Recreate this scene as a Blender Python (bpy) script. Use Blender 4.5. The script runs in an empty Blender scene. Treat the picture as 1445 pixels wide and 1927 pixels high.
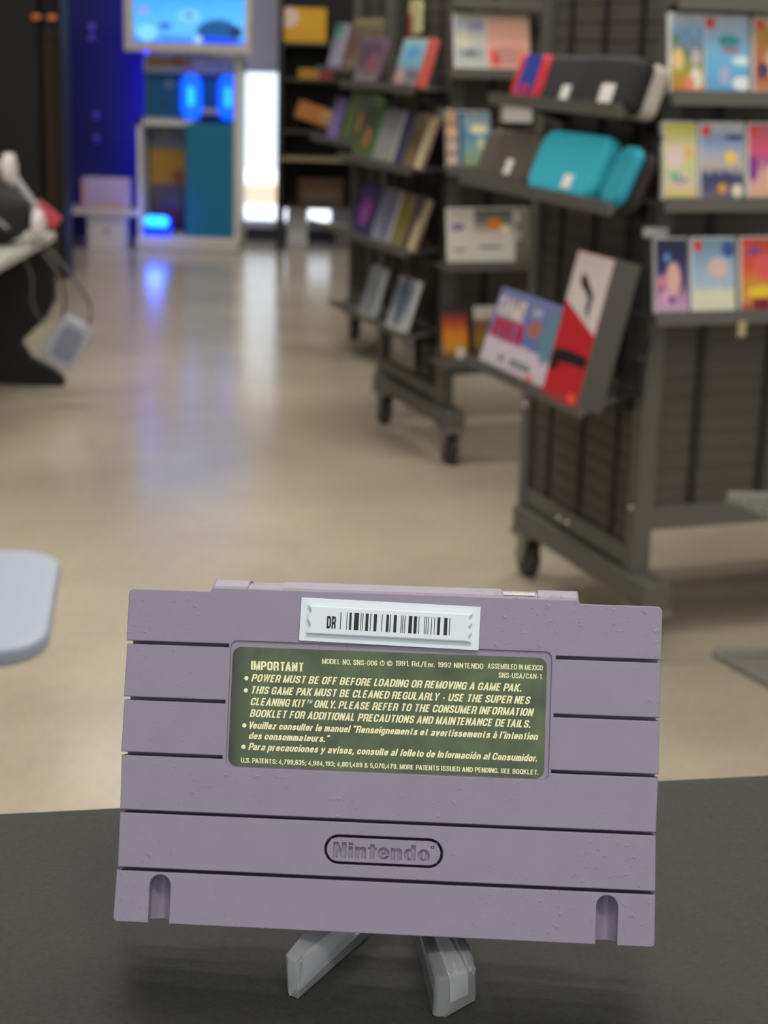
import bpy, bmesh, math, random
from mathutils import Vector, Matrix, Euler
R = math.radians
random.seed(7)
S = bpy.context.scene
C = S.collection

# ------------------------------------------------------------------ camera, world, lights, exposure
F_PX, ROLL, PITCH, CAM_H = 3200.0, 1.6, 15.3013, 1.17
cd = bpy.data.cameras.new('camera'); cam = bpy.data.objects.new('camera', cd); C.objects.link(cam)
cd.sensor_fit = 'VERTICAL'; cd.sensor_height = 24.0; cd.lens = F_PX / 1927 * 24.0
cd.clip_start = 0.02; cd.clip_end = 100
cam.location = (0, 0, CAM_H)
cam.rotation_euler = (Matrix.Rotation(R(90 - PITCH), 3, 'X') @ Matrix.Rotation(R(ROLL), 3, 'Z')).to_euler()
cd.dof.use_dof = True; cd.dof.focus_distance = 0.442; cd.dof.aperture_fstop = 15.5
S.camera = cam
S.view_settings.view_transform = 'Standard'; S.view_settings.look = 'None'
S.view_settings.gamma = 1.0; S.view_settings.exposure = 0.0
S.view_settings.use_curve_mapping = False

wd = bpy.data.worlds.new('daylight'); S.world = wd; wd.use_nodes = True
bg = wd.node_tree.nodes['Background']; bg.inputs[0].default_value = (0.94, 0.97, 1.0, 1); bg.inputs[1].default_value = 1.15

def area(name, loc, sx, sy, power, col, rot=(0, 0, 0)):
    l = bpy.data.lights.new(name, 'AREA'); l.shape = 'RECTANGLE'; l.size = sx; l.size_y = sy
    l.energy = power; l.color = col
    o = bpy.data.objects.new(name, l); o.location = loc; o.rotation_euler = rot; C.objects.link(o); return o
WARM = (1.0, 0.955, 0.89)
for (x, y, p) in ((0.0, 1.5, 15), (0.3, -0.5, 27), (1.2, 2.6, 26), (-1.2, 3.0, 26), (0.0, 4.2, 28), (1.3, 5.6, 26),
                  (-1.0, 6.2, 28), (0.2, 8.2, 28), (-1.2, 9.2, 10)):
    area('ceiling_lamp', (x, y, 2.93), 1.2, 0.35, p, WARM)  # the one behind the camera is added, unseen, to brighten the cartridge face

sl = bpy.data.lights.new('sun', 'SUN'); sl.energy = 6.0; sl.angle = R(1); sl.color = (0.93, 0.97, 1.0)   # rakes the pavement outside, parallel to the back wall
so = bpy.data.objects.new('sun', sl); so.rotation_euler = (0, R(42), 0); so.location = (6, 14, 8); C.objects.link(so)

# ------------------------------------------------------------------ helpers
def lin(c):
    return tuple(((v / 255) / 12.92 if v / 255 <= 0.04045 else ((v / 255 + 0.055) / 1.055) ** 2.4) for v in c[:3]) + (1.0,)

MATS = {}
def mat(name, rgb, rough=0.5, metal=0.0, var=0.0, vscale=20.0, bump=0.0, bscale=200.0, spec=0.5, trans=0.0, ior=1.49, alpha=1.0, emit=None, estr=0.0, bdist=0.001):
    if name in MATS: return MATS[name]
    m = bpy.data.materials.new(name); m.use_nodes = True; nt = m.node_tree; b = nt.nodes['Principled BSDF']
    b.inputs['Base Color'].default_value = lin(rgb); b.inputs['Roughness'].default_value = rough
    b.inputs['Metallic'].default_value = metal; b.inputs['Specular IOR Level'].default_value = spec
    b.inputs['Transmission Weight'].default_value = trans; b.inputs['IOR'].default_value = ior
    b.inputs['Alpha'].default_value = alpha
    if emit: b.inputs['Emission Color'].default_value = lin(emit); b.inputs['Emission Strength'].default_value = estr
    tc = nt.nodes.new('ShaderNodeTexCoord')
    if var:
        n = nt.nodes.new('ShaderNodeTexNoise'); n.inputs['Scale'].default_value = vscale; n.inputs['Detail'].default_value = 4
        nt.links.new(tc.outputs['Object'], n.inputs['Vector'])
        mx = nt.nodes.new('ShaderNodeMix'); mx.data_type = 'RGBA'
        a = lin(rgb); mx.inputs[6].default_value = tuple(v * (1 - var) for v in a[:3]) + (1,)
        mx.inputs[7].default_value = tuple(min(1, v * (1 + var)) for v in a[:3]) + (1,)
        nt.links.new(n.outputs['Fac'], mx.inputs[0]); nt.links.new(mx.outputs[2], b.inputs['Base Color'])
    if bump:
        n2 = nt.nodes.new('ShaderNodeTexNoise'); n2.inputs['Scale'].default_value = bscale; n2.inputs['Detail'].default_value = 3
        nt.links.new(tc.outputs['Object'], n2.inputs['Vector'])
        bp = nt.nodes.new('ShaderNodeBump'); bp.inputs['Strength'].default_value = bump; bp.inputs['Distance'].default_value = bdist
        nt.links.new(n2.outputs['Fac'], bp.inputs['Height']); nt.links.new(bp.outputs['Normal'], b.inputs['Normal'])
    MATS[name] = m
    return m

def cover(name, stops, spots=(), noise=0.12, emit=0.0, rough=0.3):
    """printed picture: a vertical run of colours (UV v) with soft ellipses / rectangles on it"""
    if name in MATS: return MATS[name]
    m = bpy.data.materials.new(name); m.use_nodes = True; nt = m.node_tree; N = nt.nodes; L = nt.links
    b = N['Principled BSDF']; b.inputs['Roughness'].default_value = rough
    tc = N.new('ShaderNodeTexCoord'); sp = N.new('ShaderNodeSeparateXYZ'); L.new(tc.outputs['UV'], sp.inputs[0])
    nz = N.new('ShaderNodeTexNoise'); nz.inputs['Scale'].default_value = 7; nz.inputs['Detail'].default_value = 3
    L.new(tc.outputs['UV'], nz.inputs['Vector'])
    def math_(op, a, bb=None, clamp=False):
        n = N.new('ShaderNodeMath'); n.operation = op; n.use_clamp = clamp
        for i, v in enumerate((a, bb)):
            if v is None: continue
            if isinstance(v, (int, float)): n.inputs[i].default_value = v
            else: L.new(v, n.inputs[i])
        return n.outputs[0]
    off = math_('MULTIPLY', math_('SUBTRACT', nz.outputs['Fac'], 0.5), noise * 2)
    v = math_('ADD', sp.outputs['Y'], off)
    rp = N.new('ShaderNodeValToRGB'); L.new(v, rp.inputs[0]); el = rp.color_ramp.elements
    while len(el) < len(stops): el.new(0.5)
    for e, (p, c) in zip(el, sorted(stops)): e.position = p; e.color = lin(c)
    col = rp.outputs[0]
    for (sh, cu, cv, ru, rv, c) in spots:
        du = math_('ABSOLUTE', math_('DIVIDE', math_('SUBTRACT', sp.outputs['X'], cu), ru))
        dv = math_('ABSOLUTE', math_('DIVIDE', math_('SUBTRACT', sp.outputs['Y'], cv), rv))
        if sh == 'r': d = math_('MAXIMUM', du, dv); k = 14
        else: d = math_('SQRT', math_('ADD', math_('MULTIPLY', du, du), math_('MULTIPLY', dv, dv))); k = 5
        f = math_('MULTIPLY', math_('SUBTRACT', 1.0, d), k, True)
        mx = N.new('ShaderNodeMix'); mx.data_type = 'RGBA'; L.new(f, mx.inputs[0]); L.new(col, mx.inputs[6]); mx.inputs[7].default_value = lin(c)
        col = mx.outputs[2]
    L.new(col, b.inputs['Base Color'])
    if emit:
        L.new(col, b.inputs['Emission Color']); b.inputs['Emission Strength'].default_value = emit
    MATS[name] = m
    return m

def obj(name, bm, m, parent=None, smooth=False):
    me = bpy.data.meshes.new(name)
    if isinstance(bm, bpy.types.Mesh): me = bm; me.name = name
    else:
        bm.to_mesh(me); bm.free()
    for p in me.polygons: p.use_smooth = smooth
    if m is not None:
        me.materials.clear()
        for k in (m if isinstance(m, (list, tuple)) else [m]): me.materials.append(k)
    o = bpy.data.objects.new(name, me); C.objects.link(o)
    if parent: o.parent = parent
    return o
def tag(o, label, cat, group=None, kind=None):
    if label: o['label'] = label
    if cat: o['category'] = cat
    if group: o['group'] = group
    if kind: o['kind'] = kind
    return o
def thing(name, label, cat, loc=(0, 0, 0), rot=(0, 0, 0), group=None):
    o = bpy.data.objects.new(name, None); C.objects.link(o); o.location = loc; o.rotation_euler = rot
    o.empty_display_size = 0.05
    return tag(o, label, cat, group)
def struct(name, bm, m, smooth=False):
    o = obj(name, bm, m, None, smooth); o['kind'] = 'structure'; return o

def bx(bm, x0, x1, y0, y1, z0, z1, bev=0.0, seg=2, mi=0):
    r = bmesh.ops.create_cube(bm, size=1.0); vs = r['verts']
    for v in vs: v.co = Vector(((x0 + x1) / 2 + v.co.x * (x1 - x0), (y0 + y1) / 2 + v.co.y * (y1 - y0), (z0 + z1) / 2 + v.co.z * (z1 - z0)))
    fs = set(f for v in vs for f in v.link_faces)
    for f in fs: f.material_index = mi
    if bev:
        es = list(set(e for v in vs for e in v.link_edges))
        bmesh.ops.bevel(bm, geom=es, offset=bev, segments=seg, affect='EDGES', profile=0.5)
    return vs
def box(*a, **k):
    bm = bmesh.new(); bx(bm, *a, **k); return bm
def rrect(w, h, r, n=6, cx=0.0, cy=0.0):
    pts = []
    for (sx, sy, a0) in ((1, 1, 0), (-1, 1, 90), (-1, -1, 180), (1, -1, 270)):
        for i in range(n + 1):
            a = R(a0 + 90 * i / n)
            pts.append((cx + sx * (w / 2 - r) + r * math.cos(a), cy + sy * (h / 2 - r) + r * math.sin(a)))
    return pts
def prism(bm, pts, y0, y1, bev=0.0, seg=2, axis='y', mi=0):
    """polygon (a,b) swept along an axis: 'y' -> (a,y,b); 'z' -> (a,b,y); 'x' -> (y,a,b)"""
    def P(a, b, t): return {'y': (a, t, b), 'z': (a, b, t), 'x': (t, a, b)}[axis]
    v0 = [bm.verts.new(P(a, b, y0)) for a, b in pts]; v1 = [bm.verts.new(P(a, b, y1)) for a, b in pts]
    n = len(pts); fs = [bm.faces.new(v0), bm.faces.new(v1[::-1])]
    for i in range(n): fs.append(bm.faces.new((v0[i], v1[i], v1[(i + 1) % n], v0[(i + 1) % n])))
    for f in fs: f.material_index = mi
    bmesh.ops.recalc_face_normals(bm, faces=fs)
    if bev:
        es = [e for e in set(e for f in fs[:2] for e in f.edges)]
        bmesh.ops.bevel(bm, geom=es, offset=bev, segments=seg, affect='EDGES', profile=0.5)
def tube(bm, pts, r, seg=8, closed=False, mi=0):
    pts = [Vector(p) for p in pts]; n = len(pts); rings = []
    up = Vector((0, 0, 1))
    for i, p in enumerate(pts):
        t = (pts[(i + 1) % n] - pts[i - 1]) if closed else (pts[min(i + 1, n - 1)] - pts[max(i - 1, 0)])
        t.normalize(); a = t.cross(up)
        if a.length < 1e-4: a = t.cross(Vector((1, 0, 0)))
        a.normalize(); b = t.cross(a); rr = r[i] if isinstance(r, (list, tuple)) else r
        rings.append([bm.verts.new(p + (a * math.cos(2 * math.pi * k / seg) + b * math.sin(2 * math.pi * k / seg)) * rr) for k in range(seg)])
    for i in range(n if closed else n - 1):
        q, w = rings[i], rings[(i + 1) % n]
        for k in range(seg):
            f = bm.faces.new((q[k], q[(k + 1) % seg], w[(k + 1) % seg], w[k])); f.material_index = mi
    if not closed:
        bm.faces.new(rings[0][::-1]).material_index = mi; bm.faces.new(rings[-1]).material_index = mi
def lathe(bm, prof, seg=20, axis='z', c=(0, 0, 0), mi=0):
    rings = []
    for (r, t) in prof:
        ring = []
        for k in range(seg):
            a = 2 * math.pi * k / seg; x, y = r * math.cos(a), r * math.sin(a)
            p = {'z': (x, y, t), 'y': (x, t, y), 'x': (t, x, y)}[axis]
            ring.append(bm.verts.new((p[0] + c[0], p[1] + c[1], p[2] + c[2])))
        rings.append(ring)
    fs = []
    for i in range(len(rings) - 1):
        for k in range(seg): fs.append(bm.faces.new((rings[i][k], rings[i][(k + 1) % seg], rings[i + 1][(k + 1) % seg], rings[i + 1][k])))
    fs.append(bm.faces.new(rings[0])); fs.append(bm.faces.new(rings[-1]))
    for f in fs: f.material_index = mi
    bmesh.ops.recalc_face_normals(bm, faces=fs)
def card(w, h, t=0.0015, y=0.0, cx=0.0, cz=None):
    """thin printed sheet, its front (-y) carrying a full 0..1 UV; base at z=0 unless cz given"""
    bm = bmesh.new(); cz = h / 2 if cz is None else cz
    bx(bm, cx - w / 2, cx + w / 2, y, y + t, cz - h / 2, cz + h / 2)
    uv = bm.loops.layers.uv.new('uv')
    for f in bm.faces:
        for l in f.loops: l[uv].uv = ((l.vert.co.x - cx) / w + 0.5, (l.vert.co.z - cz) / h + 0.5)
    return bm

# condensed sans lettering: every glyph is a set of pen strokes on a grid (capital height 1)
def _gl():
    bowl_d = '29,50 22,61 13,63 4,59 0,48 0,24 4,13 13,9 22,11 29,22'
    o = '14,63 5,60 0,48 0,24 5,12 14,9 23,12 28,24 28,48 23,60 14,63'
    a = '2,50 5,60 12,63 20,63 27,58 29,48 29,0|29,38 8,33 0,24 0,16 5,9 14,9 24,14 29,24'
    O = '18,91 10,90 3,84 0,72 0,28 3,16 10,10 18,9 26,10 33,16 36,28 36,72 33,84 26,90 18,91'
    Pp = '0,0 0,91 22,91 32,86 35,76 35,60 32,50 22,44 0,44'
    G = {'A': '0,0 19,94 21,94 40,0|8,27 32,27', 'B': '22,51 31,56 34,66 34,78 31,87 22,91 0,91 0,9 22,9 33,13 37,24 37,36 33,46 22,51 0,51',
     'C': '36,63 36,72 33,84 25,91 12,91 3,84 0,72 0,28 3,16 12,9 25,9 33,16 36,28 36,37', 'D': '0,91 20,91 31,86 36,74 36,26 31,14 20,9 0,9|0,0 0,100',
     'E': '30,91 0,91 0,9 31,9|0,51 27,51', 'F': '30,91 0,91 0,0|0,49 26,49', 'G': '36,66 36,72 33,84 25,91 12,91 3,84 0,72 0,28 3,16 12,9 25,9 33,16 36,28 36,45 20,45|36,30 36,0',
     'H': '0,0 0,100|36,0 36,100|0,52 36,52', 'I': '0,0 0,100', 'K': '0,0 0,100|36,100 4,40|12,56 38,0', 'L': '0,100 0,9 30,9', 'M': '0,0 0,100|2,94 23,6 44,94|46,0 46,100',
     'N': '0,0 0,100|2,96 34,4|36,0 36,100', 'O': O, 'P': Pp, 'R': Pp + '|20,44 31,40 34,30 35,0', 'S': '35,68 34,80 27,90 10,90 2,81 1,68 6,58 29,43 35,33 35,20 27,10 10,9 2,18 0,33',
     'T': '0,91 38,91|19,91 19,0', 'U': '0,100 0,28 4,14 13,9 23,9 32,14 36,28 36,100', 'V': '0,100 18,4 20,4 38,100', 'W': '0,100 14,4 28,94 30,94 44,4 58,100', 'X': '0,0 38,100|0,100 38,0',
     'Y': '0,100 20,45 40,100|20,45 20,0', 'a': a, '\u00e0': a + '|8,98 18,80', 'c': '28,42 28,50 22,61 14,63 5,60 0,50 0,22 5,12 14,9 22,11 28,22 28,30', 'd': '29,0 29,100|' + bowl_d,
     'e': '1,37 29,37 29,48 24,60 15,63 5,59 0,48 0,24 5,12 15,9 24,12 29,23', 'f': '22,91 14,91 10,84 10,0|0,65 21,65', 'g': '29,72 29,-5 25,-16 15,-19 5,-17 1,-8|' + bowl_d,
     'i': '0,0 0,72|0,84 0,100', 'l': '0,0 0,100', 'm': '0,0 0,72|0,50 7,61 14,63 20,58 22,48 22,0|22,50 29,61 36,63 42,58 44,48 44,0', 'n': '0,0 0,72|0,48 7,60 16,63 25,58 28,46 28,0',
     'o': o, '\u00f3': o + '|22,98 12,80', 'p': '0,72 0,-26|0,50 7,61 16,63 25,59 29,48 29,24 25,13 16,9 7,11 0,22', 'r': '0,0 0,72|0,46 6,58 18,63',
     's': '26,47 22,60 13,64 4,60 2,50 6,42 21,32 27,24 26,14 18,9 8,9 1,16 0,26', 't': '9,92 9,20 13,10 23,9|0,64 22,64', 'u': '0,72 0,26 3,14 12,9 21,12 28,24|28,72 28,0', 'v': '0,72 15,5 17,5 32,72',
     'y': '0,72 16,8|32,72 15,0 10,-14 0,-17', 'z': '0,63 26,63 0,9 27,9',
     '0': '16,91 8,89 2,82 0,70 0,30 2,18 8,11 16,9 24,11 30,18 32,30 32,70 30,82 24,89 16,91', '1': '3,76 16,90|18,0 18,100', '2': '0,66 2,82 10,91 22,91 31,82 32,66 27,52 2,12|0,9 33,9',
     '3': '0,70 3,84 12,91 22,91 30,83 30,63 22,53 12,52|22,53 31,44 32,24 24,11 10,9 2,16 0,30', '4': '24,0 24,94 0,28 34,28', '5': '29,91 5,91 2,50 12,57 24,54 32,42 32,25 24,11 10,9 1,20',
     '6': '31,72 26,88 15,91 4,84 0,66 0,28 5,13 15,9 26,13 32,26 31,42 24,53 13,54 2,42', '7': '0,91 32,91 14,40 10,0', '8': '16,52 5,58 1,70 4,85 16,91 28,85 31,70 27,58 16,52 4,44 0,28 4,14 16,9 28,14 32,28 28,44 16,52',
     '9': '1,28 6,12 17,9 28,16 32,34 32,72 27,87 17,91 6,87 0,74 1,58 8,47 19,46 30,58', '.': '0,0 0,19', ',': '2,19 2,4 -3,-14', ';': '2,19 2,4 -3,-14|2,50 2,69', ':': '0,0 0,19|0,50 0,69', '-': '0,37 20,37', '/': '0,-4 24,100',
     '&': '42,42 30,13 18,8 6,10 0,22 3,38 22,62 25,76 20,90 10,91 5,80 8,66 40,0', '\u2019': '4,100 4,88 0,72', '\u201c': '0,74 0,86 4,100|14,74 14,86 18,100', '\u201d': '4,100 4,88 0,72|18,100 18,88 14,72',
     '\u2122': '0,96 20,96|10,96 10,55|29,55 29,97 41,64 53,97 53,55'}
    return {k: [[tuple(float(q) / 100 for q in p.split(',')) for p in st.split()] for st in v.split('|')] for k, v in G.items()}
GLYPH = _gl()
KERN = {'LT', 'LY', 'LO', 'LU', 'TA', 'AT', 'AV', 'AY', 'PA', 'FA', 'Y.', 'T.', 'L.', 'TE', 'AC', 'LG', 'te', 'to', 'rt', 'ta', 'tt', 'r.', 'y ', 'Ve', 'Pa', 'fo', 'rm', 'lt'}
def ribbon(pts, th):
    """outline strip of a stroke; mitred corners"""
    closed = len(pts) > 3 and (Vector(pts[0]) - Vector(pts[-1])).length < 1e-6
    p = [Vector(q) for q in (pts[:-1] if closed else pts)]; n = len(p); L, Rr = [], []
    for i in range(n):
        a = p[i - 1] if (i or closed) else None; b = p[(i + 1) % n] if (i < n - 1 or closed) else None
        d1 = (p[i] - a).normalized() if a is not None else None; d2 = (b - p[i]).normalized() if b is not None else None
        if d1 is None: d1 = d2
        if d2 is None: d2 = d1
        n1 = Vector((-d1.y, d1.x)); n2 = Vector((-d2.y, d2.x)); m_ = n1 + n2
        m_ = n1 if m_.length < 1e-4 else m_.normalized()
        k = th / 2 / max(0.45, m_.dot(n1)); L.append(p[i] + m_ * k); Rr.append(p[i] - m_ * k)
    return L, Rr, closed
def put_text(bm, s, x0, x1, zb, cap, y, bold=0.2, shear=0.0, slope=0.0, gap=0.075):
    """lettering in the local xz plane facing -y, stretched to x0..x1, baseline zb, capital height cap"""
    quads = []; x = 0.0; prev = ''
    for ch in s:
        if ch == ' ': x += 0.25; prev = ''; continue
        if prev + ch in KERN: x -= 0.09
        prev = ch
        th = bold * (0.45 if ch == '\u2122' else 1.0); w_ = 0.0
        for st_ in GLYPH[ch]:
            w_ = max(w_, max(q[0] for q in st_)); L, Rr, cl = ribbon(st_, th); n = len(L)
            for i in range(n if cl else n - 1):
                j = (i + 1) % n; quads.append([(v.x + x + th / 2, v.y) for v in (L[i], L[j], Rr[j], Rr[i])])
        x += w_ + th + gap
    a = min(q[0] + shear * q[1] for f in quads for q in f); b = max(q[0] + shear * q[1] for f in quads for q in f); k = (x1 - x0) / (b - a)
    for f in quads:
        bm.faces.new([bm.verts.new((x0 + (qx + shear * qy - a) * k, y, zb + qy * cap)) for qx, qy in f][::-1])
def ngon(bm, pts, y):
    bm.faces.new([bm.verts.new((a, y, b)) for a, b in pts])

# filled 2D outlines (holes by even-odd) -> bevelled plate facing -y; front face at y = yf
def plate(bm, loops, yf, thick, bev, bezier=()):
    cu = bpy.data.curves.new('pl', 'CURVE'); cu.dimensions = '2D'; cu.fill_mode = 'BOTH'
    cu.extrude = max(thick / 2 - bev, 1e-6) * 1000; cu.bevel_depth = bev * 1000; cu.offset = -bev * 1000; cu.bevel_resolution = 2; cu.resolution_u = 4
    for pts in loops:
        sp = cu.splines.new('POLY'); sp.points.add(len(pts) - 1); sp.use_cyclic_u = True
        for p, (a, b) in zip(sp.points, pts): p.co = (a * 1000, b * 1000, 0, 1)
    for bz in bezier:
        sp = cu.splines.new('BEZIER'); sp.bezier_points.add(len(bz) - 1); sp.use_cyclic_u = True
        for p, (co, hl, hr) in zip(sp.bezier_points, bz):
            p.handle_left_type = p.handle_right_type = 'FREE'
            p.co = (co[0] * 1000, co[1] * 1000, 0); p.handle_left = (hl[0] * 1000, hl[1] * 1000, 0); p.handle_right = (hr[0] * 1000, hr[1] * 1000, 0)
    o = bpy.data.objects.new('pl', cu); C.objects.link(o); bpy.context.view_layer.update()
    me = bpy.data.meshes.new_from_object(o.evaluated_get(bpy.context.evaluated_depsgraph_get()))
    nv = [bm.verts.new((v.co.x / 1000, yf + thick / 2 - v.co.z / 1000, v.co.y / 1000)) for v in me.vertices]
    for p in me.polygons:
        try: bm.faces.new([nv[i] for i in p.vertices])
        except ValueError: pass
    bpy.data.objects.remove(o); bpy.data.meshes.remove(me); bpy.data.curves.remove(cu)

# ------------------------------------------------------------------ materials
M_body = mat('lilac_grey_plastic', (138, 128, 144), 0.40, spec=0.5, var=0.06, vscale=120)
def pitted(m):
    nt = m.node_tree; N = nt.nodes; L = nt.links; tc = N.new('ShaderNodeTexCoord')
    a = N.new('ShaderNodeTexNoise'); a.inputs['Scale'].default_value = 1500; a.inputs['Detail'].default_value = 2; L.new(tc.outputs['Object'], a.inputs['Vector'])
    b = N.new('ShaderNodeTexNoise'); b.inputs['Scale'].default_value = 620; b.inputs['Detail'].default_value = 3; L.new(tc.outputs['Object'], b.inputs['Vector'])
    c = N.new('ShaderNodeTexNoise'); c.inputs['Scale'].default_value = 32; c.inputs['Detail'].default_value = 2; L.new(tc.outputs['Object'], c.inputs['Vector'])
    r = N.new('ShaderNodeMapRange'); L.new(b.outputs['Fac'], r.inputs[0]); r.inputs[1].default_value = 0.60; r.inputs[2].default_value = 0.72
    q = N.new('ShaderNodeMapRange'); L.new(c.outputs['Fac'], q.inputs[0]); q.inputs[1].default_value = 0.42; q.inputs[2].default_value = 0.6
    mu = N.new('ShaderNodeMath'); mu.operation = 'MULTIPLY'; L.new(r.outputs[0], mu.inputs[0]); L.new(q.outputs[0], mu.inputs[1])
    ad = N.new('ShaderNodeMath'); ad.operation = 'MULTIPLY_ADD'; L.new(a.outputs['Fac'], ad.inputs[0]); ad.inputs[1].default_value = 0.35; L.new(mu.outputs[0], ad.inputs[2])
    bp = N.new('ShaderNodeBump'); bp.inputs['Strength'].default_value = 0.55; bp.inputs['Distance'].default_value = 0.00022
    L.new(ad.outputs[0], bp.inputs['Height']); L.new(bp.outputs['Normal'], N['Principled BSDF'].inputs['Normal'])
pitted(M_body)
M_counter = mat('charcoal_laminate', (40, 41, 37), 0.62, spec=0.3, var=0.6, vscale=700, bump=0.4, bscale=1500, bdist=0.0003)
M_frame = mat('grey_painted_steel', (104, 103, 97), 0.5, metal=0.2, var=0.05)
M_panel = mat('dark_slat_panel', (86, 80, 74), 0.6, var=0.15, vscale=6)
M_strip = mat('black_slotted_strip', (38, 37, 36), 0.6)
M_bolt = mat('bright_bolt', (215, 205, 190), 0.25, metal=0.9)
M_rubber = mat('caster_rubber', (58, 56, 52), 0.6)
M_zinc = mat('caster_zinc', (150, 146, 136), 0.4, metal=0.7)
M_black = mat('black_plastic', (26, 26, 28), 0.5)
M_blackfab = mat('black_fabric', (38, 37, 39), 0.85, bump=0.3, bscale=900)
M_white = mat('white_plastic', (216, 223, 227), 0.35)
M_paper = mat('white_paper', (236, 232, 226), 0.6)
M_clear = [mat('clear_acrylic', (250, 252, 255), 0.04, trans=0.84, ior=1.22, spec=1.0), mat('acrylic_edge_painted_bright', (252, 253, 255), 0.15, trans=0.1, ior=1.35)]  # white in faces and edges paints in the light piped through clear plastic

# ------------------------------------------------------------------ setting
def floor_mat():
    m = bpy.data.materials.new('polished_floor'); m.use_nodes = True; nt = m.node_tree; N = nt.nodes; L = nt.links; b = N['Principled BSDF']
    tc = N.new('ShaderNodeTexCoord')
    n1 = N.new('ShaderNodeTexNoise'); n1.inputs['Scale'].default_value = 1.6; n1.inputs['Detail'].default_value = 6; L.new(tc.outputs['Object'], n1.inputs['Vector'])
    n2 = N.new('ShaderNodeTexNoise'); n2.inputs['Scale'].default_value = 90; n2.inputs['Detail'].default_value = 3; L.new(tc.outputs['Object'], n2.inputs['Vector'])
    r1 = N.new('ShaderNodeValToRGB'); L.new(n1.outputs['Fac'], r1.inputs[0])
    r1.color_ramp.elements[0].position = 0.3; r1.color_ramp.elements[0].color = lin((172, 160, 142))
    r1.color_ramp.elements[1].position = 0.7; r1.color_ramp.elements[1].color = lin((194, 182, 161))
    mx = N.new('ShaderNodeMix'); mx.data_type = 'RGBA'; mx.blend_type = 'OVERLAY'; mx.inputs[0].default_value = 0.25
    L.new(r1.outputs[0], mx.inputs[6]); L.new(n2.outputs['Color'], mx.inputs[7])
    L.new(mx.outputs[2], b.inputs['Base Color'])
    rr = N.new('ShaderNodeMapRange'); L.new(n1.outputs['Fac'], rr.inputs[0]); rr.inputs[3].default_value = 0.14; rr.inputs[4].default_value = 0.22
    L.new(rr.outputs[0], b.inputs['Roughness']); b.inputs['Specular IOR Level'].default_value = 0.5
    return m
RX, LX, BY = 3.4, -2.7, 10.55
struct('floor', box(LX, RX, -1.6, BY, -0.05, 0.0), floor_mat())
struct('ceiling', box(LX, RX, -1.0, BY, 3.0, 3.1), mat('ceiling_white', (225, 222, 215), 0.9))
M_wall = mat('pale_grey_wall', (205, 203, 198), 0.7, var=0.03)
struct('wall_left', box(LX - 0.1, LX, -1.6, BY, 0, 3.0), mat('dark_wall', (40, 40, 44), 0.8))
struct('wall_right', box(RX, RX + 0.1, -1.6, BY, 0, 3.0), M_wall)
WX0, WX1, WZ0, WZ1 = -1.5, -0.35, 0.085, 1.03
bm = bmesh.new()
bx(bm, LX, WX0, BY, BY + 0.12, 0, 3.0); bx(bm, WX1, RX, BY, BY + 0.12, 0, 3.0)
bx(bm, WX0, WX1, BY, BY + 0.12, WZ1, 3.0); bx(bm, WX0, WX1, BY, BY + 0.12, 0, WZ0)
struct('wall_back', bm, M_wall)
w = thing('window_1', None, None); w['kind'] = 'structure'
bm = bmesh.new()
for a in ((WX0, WX1, WZ0, WZ0 + 0.03), (WX0, WX1, WZ1 - 0.03, WZ1), (WX0, WX0 + 0.03, WZ0, WZ1), (WX1 - 0.03, WX1, WZ0, WZ1)):
    bx(bm, a[0], a[1], BY + 0.02, BY + 0.09, a[2], a[3])
obj('window_frame', bm, mat('white_window_frame', (222, 224, 226), 0.4), w)
obj('window_pane', box(WX0 + 0.03, WX1 - 0.03, BY + 0.05, BY + 0.056, WZ0 + 0.03, WZ1 - 0.03), mat('window_glass', (250, 253, 255), 0.0, trans=1.0, ior=1.02), w)
struct('trim_1', box(-0.95, -0.35, BY - 0.03, BY, 0.0, 0.075), mat('dark_skirting', (45, 44, 50), 0.5))
struct('trim_2', box(-1.0, -0.655, BY - 0.05, BY, WZ1, 3.0), mat('pale_pilaster', (196, 197, 190), 0.6))
# outdoors, seen through the window
struct('ground', box(-6, 5, BY + 0.12, 26, -0.1, -0.02), mat('pale_pavement', (238, 240, 244), 0.8))
struct('trim_3', box(-4, 3, 13.2, 13.45, -0.02, 0.12), mat('peach_kerb', (238, 206, 176), 0.8))
struct('trim_4', box(-6, 5, 17.0, 17.3, -0.02, 2.6), mat('white_outdoor_wall', (240, 244, 248), 0.8))
# navy partition on the left with pale rivets
M_navy = mat('navy_partition_paint', (30, 32, 96), 0.55)
struct('wall_partition', box(-2.12, -1.2, 10.46, 10.54, 0, 3.0), M_navy)

# ------------------------------------------------------------------ sales counter
ct = thing('sales_counter', 'charcoal speckled shop counter that the cartridge stand stands on', 'counter', (0.0, 0.4962, 0), (0, 0, R(10.45)))
obj('countertop', box(-1.3, 1.3, -0.85, 0.0, 0.902, 0.942, bev=0.002, seg=2), M_counter, ct)
obj('counter_body', box(-1.25, 1.25, -0.80, -0.06, 0.0, 0.902), mat('counter_body_grey', (60, 60, 60), 0.6), ct)

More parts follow.
